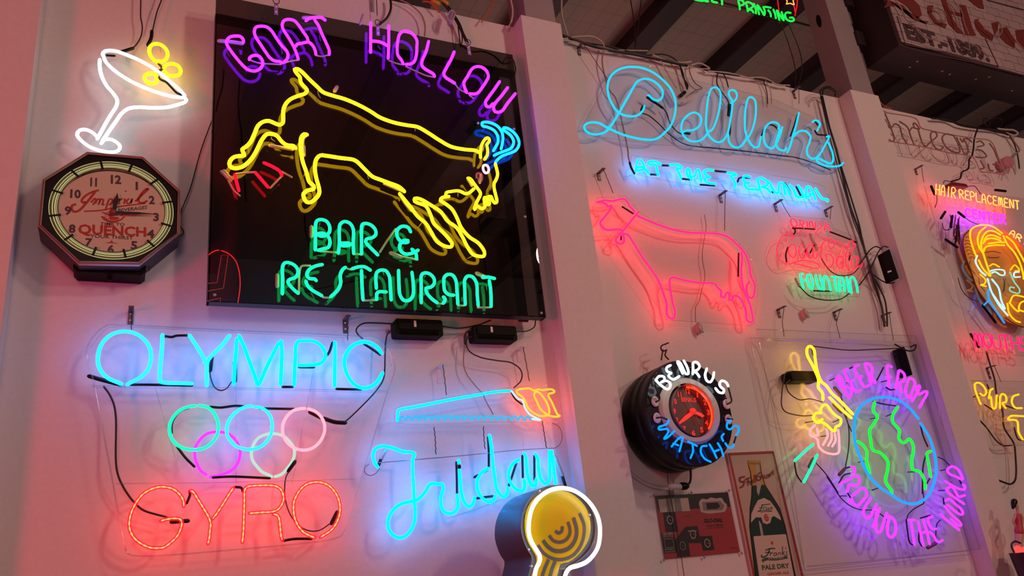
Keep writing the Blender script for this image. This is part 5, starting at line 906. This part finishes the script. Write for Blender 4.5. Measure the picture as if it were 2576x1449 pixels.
for s in ("1000,90 1050,0 1220,60 1340,220 1510,240 1480,270 1400,200 1130,60", "1060,-60 1300,-40 1400,60 1430,170 1380,210 1250,60", "1490,60 1560,60 1540,150 1600,240 1710,270 1690,320 1560,250 1490,140", "1640,-20 1700,0 1780,220 1860,330 1900,380 1830,370 1730,270", "1850,50 1920,60 2000,320 2040,400 1920,390 1870,200", "1720,110 1880,150 1880,190 1740,150", "2020,220 2060,210 2130,330 2240,400 2220,460 2100,400 2030,300", "2210,260 2290,240 2280,330 2250,400", "2300,320 2400,300 2430,380 2480,440 2470,540 2380,490 2310,420", "1880,-80 2100,-20 2130,100 2070,90 1990,30", "2480,340 2576,330 2590,560 2500,470"):
    link('painted_letter', *poly(s, 'AC', ft), M_red, t)
tubes(t, 'glass_tube', ["1130,0 1200,100 1260,230 1390,240", "1540,110 1600,90 1680,140 1690,240 1600,230", "1720,30 1790,160 1830,300", "1780,0 1870,120 1900,250 1950,380", "2060,230 2150,330 2240,400", "2300,250 2330,340 2300,400", "2380,300 2480,450 2576,560", "1280,260 1350,290 1380,350", "1380,330 1450,390 1530,440 1580,430", "1720,420 1790,450 1850,540", "1880,470 1950,480 1960,560 1900,530", "2000,500 2060,540 2080,600", "2090,560 2180,640"], 'AC', 14, -FY+.035, mat('dusty_glass', (.33, .22, .2), .3))
M_dot = mat('bright_rivet', (.5, .35, .3), .4)
for s in ("1375,690", "1290,755", "1655,800", "1740,835", "2185,865", "2035,890", "2440,1020"):
    r = P3('AC: '+s, 0)[0]; d = (r-CAM); k = (Z0-CAM.z)/d.z; q = CAM+d*k
    link('rivet', *boxvf((q.x-.006, q.y-.006, Z0-.002), (q.x+.006, q.y+.006, Z0)), M_dot, t)
link('steel_bracket', *boxvf((X0-.07, -.1, Z0+.13), (X0, -.05, Z0+.23)), M_boxs, t); link('steel_bracket', *boxvf((X0-.07, -.1, Z0+.42), (X0, -.05, Z0+.47)), M_boxs, t)
# wires and cable runs along the wall top
TOPW = [("AB: 40,345 200,320 330,325 400,370 420,425", 4.5, M_wcable, 'white cable arching over the wall top at the left pilaster'), ("AB: 40,350 180,370 260,410 400,440 560,440 800,445", 3.5, M_wcable, 'pale cable lying along the wall top'),
 ("AB: 260,375 420,400 560,430 760,480 960,480 1050,530 1100,620 1120,700 1140,770", 4, M_cable, 'black cable along the wall top turning down to the plug box'), ("AB: 50,310 160,350 260,385 420,430 700,480 1140,575", 8, M_cable, 'thick black cable run on the wall top above the script name'),
 ("AB: 790,490 900,520 960,620 1050,770", 3.5, M_wcable, 'white cable bending down from the wall top behind the D'), ("AB: 840,480 960,530 1090,550 1180,540", 5, M_wcable, 'frayed white cable bunch on the wall top'), ("AB: 1180,570 1260,555 1340,600 1280,605", 4, M_wcable, 'pale cable stub past the D on the wall top'),
 ("AB: 1330,625 1500,640 1680,680 1820,685 1930,740 2040,750", 5, M_wcable, 'pale pink cable lying along the wall top right of the D'), ("AB: 1290,610 1430,640 1600,665 1760,690 2040,760", 4, M_cable, 'black cable under the pale one on the wall top'),
 ("AB: 1810,700 1840,800 1850,905", 2.4, M_wire, 'thin wire hanging from the wall top by the h'), ("AB: 1825,700 1870,780 1885,905", 2.6, M_wcable, 'pale cord hanging from the wall top by the h'),
 ("AB: 645,-20 680,200 690,430", 2.8, M_cable, 'thin cable dropping from the roof, left one of a close pair'), ("AB: 745,-20 715,220 690,430", 2.8, M_cable, 'thin cable dropping from the roof, right one of a close pair'),
 ("AB: 1965,200 2030,380 2090,600 2090,770", 2.6, M_cable, 'thin cable from the green sign to the wall top, left one'), ("AB: 2035,210 2130,450 2150,600 2110,770", 2.6, M_cable, 'thin cable from the green sign to the wall top, right one'),
 ("AH: 2000,-10 2005,150 2060,345", 4.5, M_wcable, 'tan cable dropping right of the left steel column'), ("AH: 1500,-10 1520,100 1510,200 1480,270", 5, M_wcable, 'pink-white cable on the left side of the left steel column'),
 ("AH: 1340,-10 1290,110 1215,220", 3.5, M_orange, 'thin red cord rising from the wall top'), ("AH: 640,15 700,20 750,60 800,120", 5, M_orange, 'thick orange cable end on the wall top above the second violet word'),
 ("AH: 830,20 900,110 960,190 1010,290 1060,400", 6, M_cable, 'thick black cable bunch coming over the wall top above the second violet word'), ("AH: 860,20 930,120 1000,230 1040,330 1085,420", 4, M_cable, 'thinner black cable of the bunch above the second violet word'), ("AH: 985,260 1000,380 1010,440", 3, M_cable, 'left thin black cable dropping behind the board top'), ("AH: 1020,300 1025,400 1010,460", 3, M_cable, 'right thin black cable dropping behind the board top'),
 ("AH: 320,-10 325,80 290,170 215,240", 6, M_cable, 'grey black cable curving above the first letter of the second violet word'), ("AH: 400,-10 520,50 620,140 660,250 655,350", 4, M_tan, 'greyish cable arching above the round second letter of the second violet word'), ("AH: 185,-10 190,150", 2, M_wire, 'straight hanging wire above the first letter of the second violet word'),
 ("C: 1800,790 1850,720 1920,730 1960,830 1960,900 1930,930", 3, M_cable, 'black cable coil at the top right corner of the board'),
 ("AC: 815,965 900,1080 1000,1190 1080,1225", 3, M_orange, 'red cord right of the right pilaster top'), ("AD: 700,180 900,200 1030,260 1250,300 1500,330 1620,380", 6, M_cable, 'thick black cable run on the wall top of the third bay'),
 ("AD: 1500,310 1600,320 1700,330 1740,360 1700,390 1600,360", 5, M_wcable, 'pale cable coil on the wall top at the right'), ("AD: 1640,380 1700,470 1760,560 1720,610 1680,640", 4.5, M_tan, 'tan cable curving down at the top right'), ("AD: 1640,390 1700,500 1740,640 1760,790", 3.6, M_cable, 'black cable dropping at the far top right'), ("AD: 1380,290 1330,230 1340,180 1380,200 1400,270", 3, M_cable, 'black cable loop standing above the wall top, left one'), ("AD: 1400,240 1460,180 1540,200 1540,270 1480,300", 3, M_cable, 'black cable loop standing above the wall top, right one')]
for s, w_, m_, l in TOPW: tag(link('power_cable', *tub(s, '_', w_, .03, sides=6), m_, None, True), l, 'cable')
for s in ("AH: 735,15 790,40", "AH: 835,10 875,40"):
    a, b = P3(s, .03); tag(link('wire_nut', *tubevf([a, b], .012, 8), mat('yellow_plastic', (.6, .35, .03), .4), None, True), 'yellow wire connector on the wall top above the second violet word, %s' % ('left one' if s[4] == '7' else 'right one'), 'connector')
t = thing('wrapped_connector', 'clear taped cable connector on the wall top above the second violet word', 'connector', mid('AH: 915,170', .05)); link('connector_body', *tub("AH: 930,110 905,200 900,235", '_', 12, .06), mat('grey_violet_plastic', (.35, .28, .4), .25), t, True); link('tape_loop', *tub("AH: 895,130 885,180 905,215 945,170 950,120 915,105", '_', 4, .07, True), M_clear if False else mat('tape', (.5, .45, .55), .3), t, True)
t = thing('strap_bracket', 'grey strap bracket on the wall above the left of the second violet word', 'bracket', mid('AH: 140,60', 0)); link('strap', *prism(P3("AH: 120,-10 155,-10 162,112 128,108", .006), .005), M_steel, t)
t = thing('clear_peg', 'short clear peg left of the second violet word', 'peg', mid('AH: 30,200', .1)); link('peg', *tub("AH: 50,145 22,240", '_', 6, BD+.02), M_sleeve, t, True)
GR = {'power_cable': 'power cables on and above the wall', 'hanging_bracket': 'hanging brackets on the wall', 'transformer': 'black neon transformers', 'steel_column': 'steel columns above the pilasters',
      'hanging_wire': 'twisted wires below the saw', 'hanger_strap': 'steel straps on the board top', 'cord_anchor': 'plastic wall anchors', 'wire_nut': 'yellow wire connectors', 'neon_lettering': 'neon words on the goat board'}
for o in bpy.data.objects:
    for k in ('_o', '_bun'):
        if k in o: del o[k]
    k = o.name.split('.')[0]
    if o.parent is None and k in GR and o.get('label'): o['group'] = GR[k]
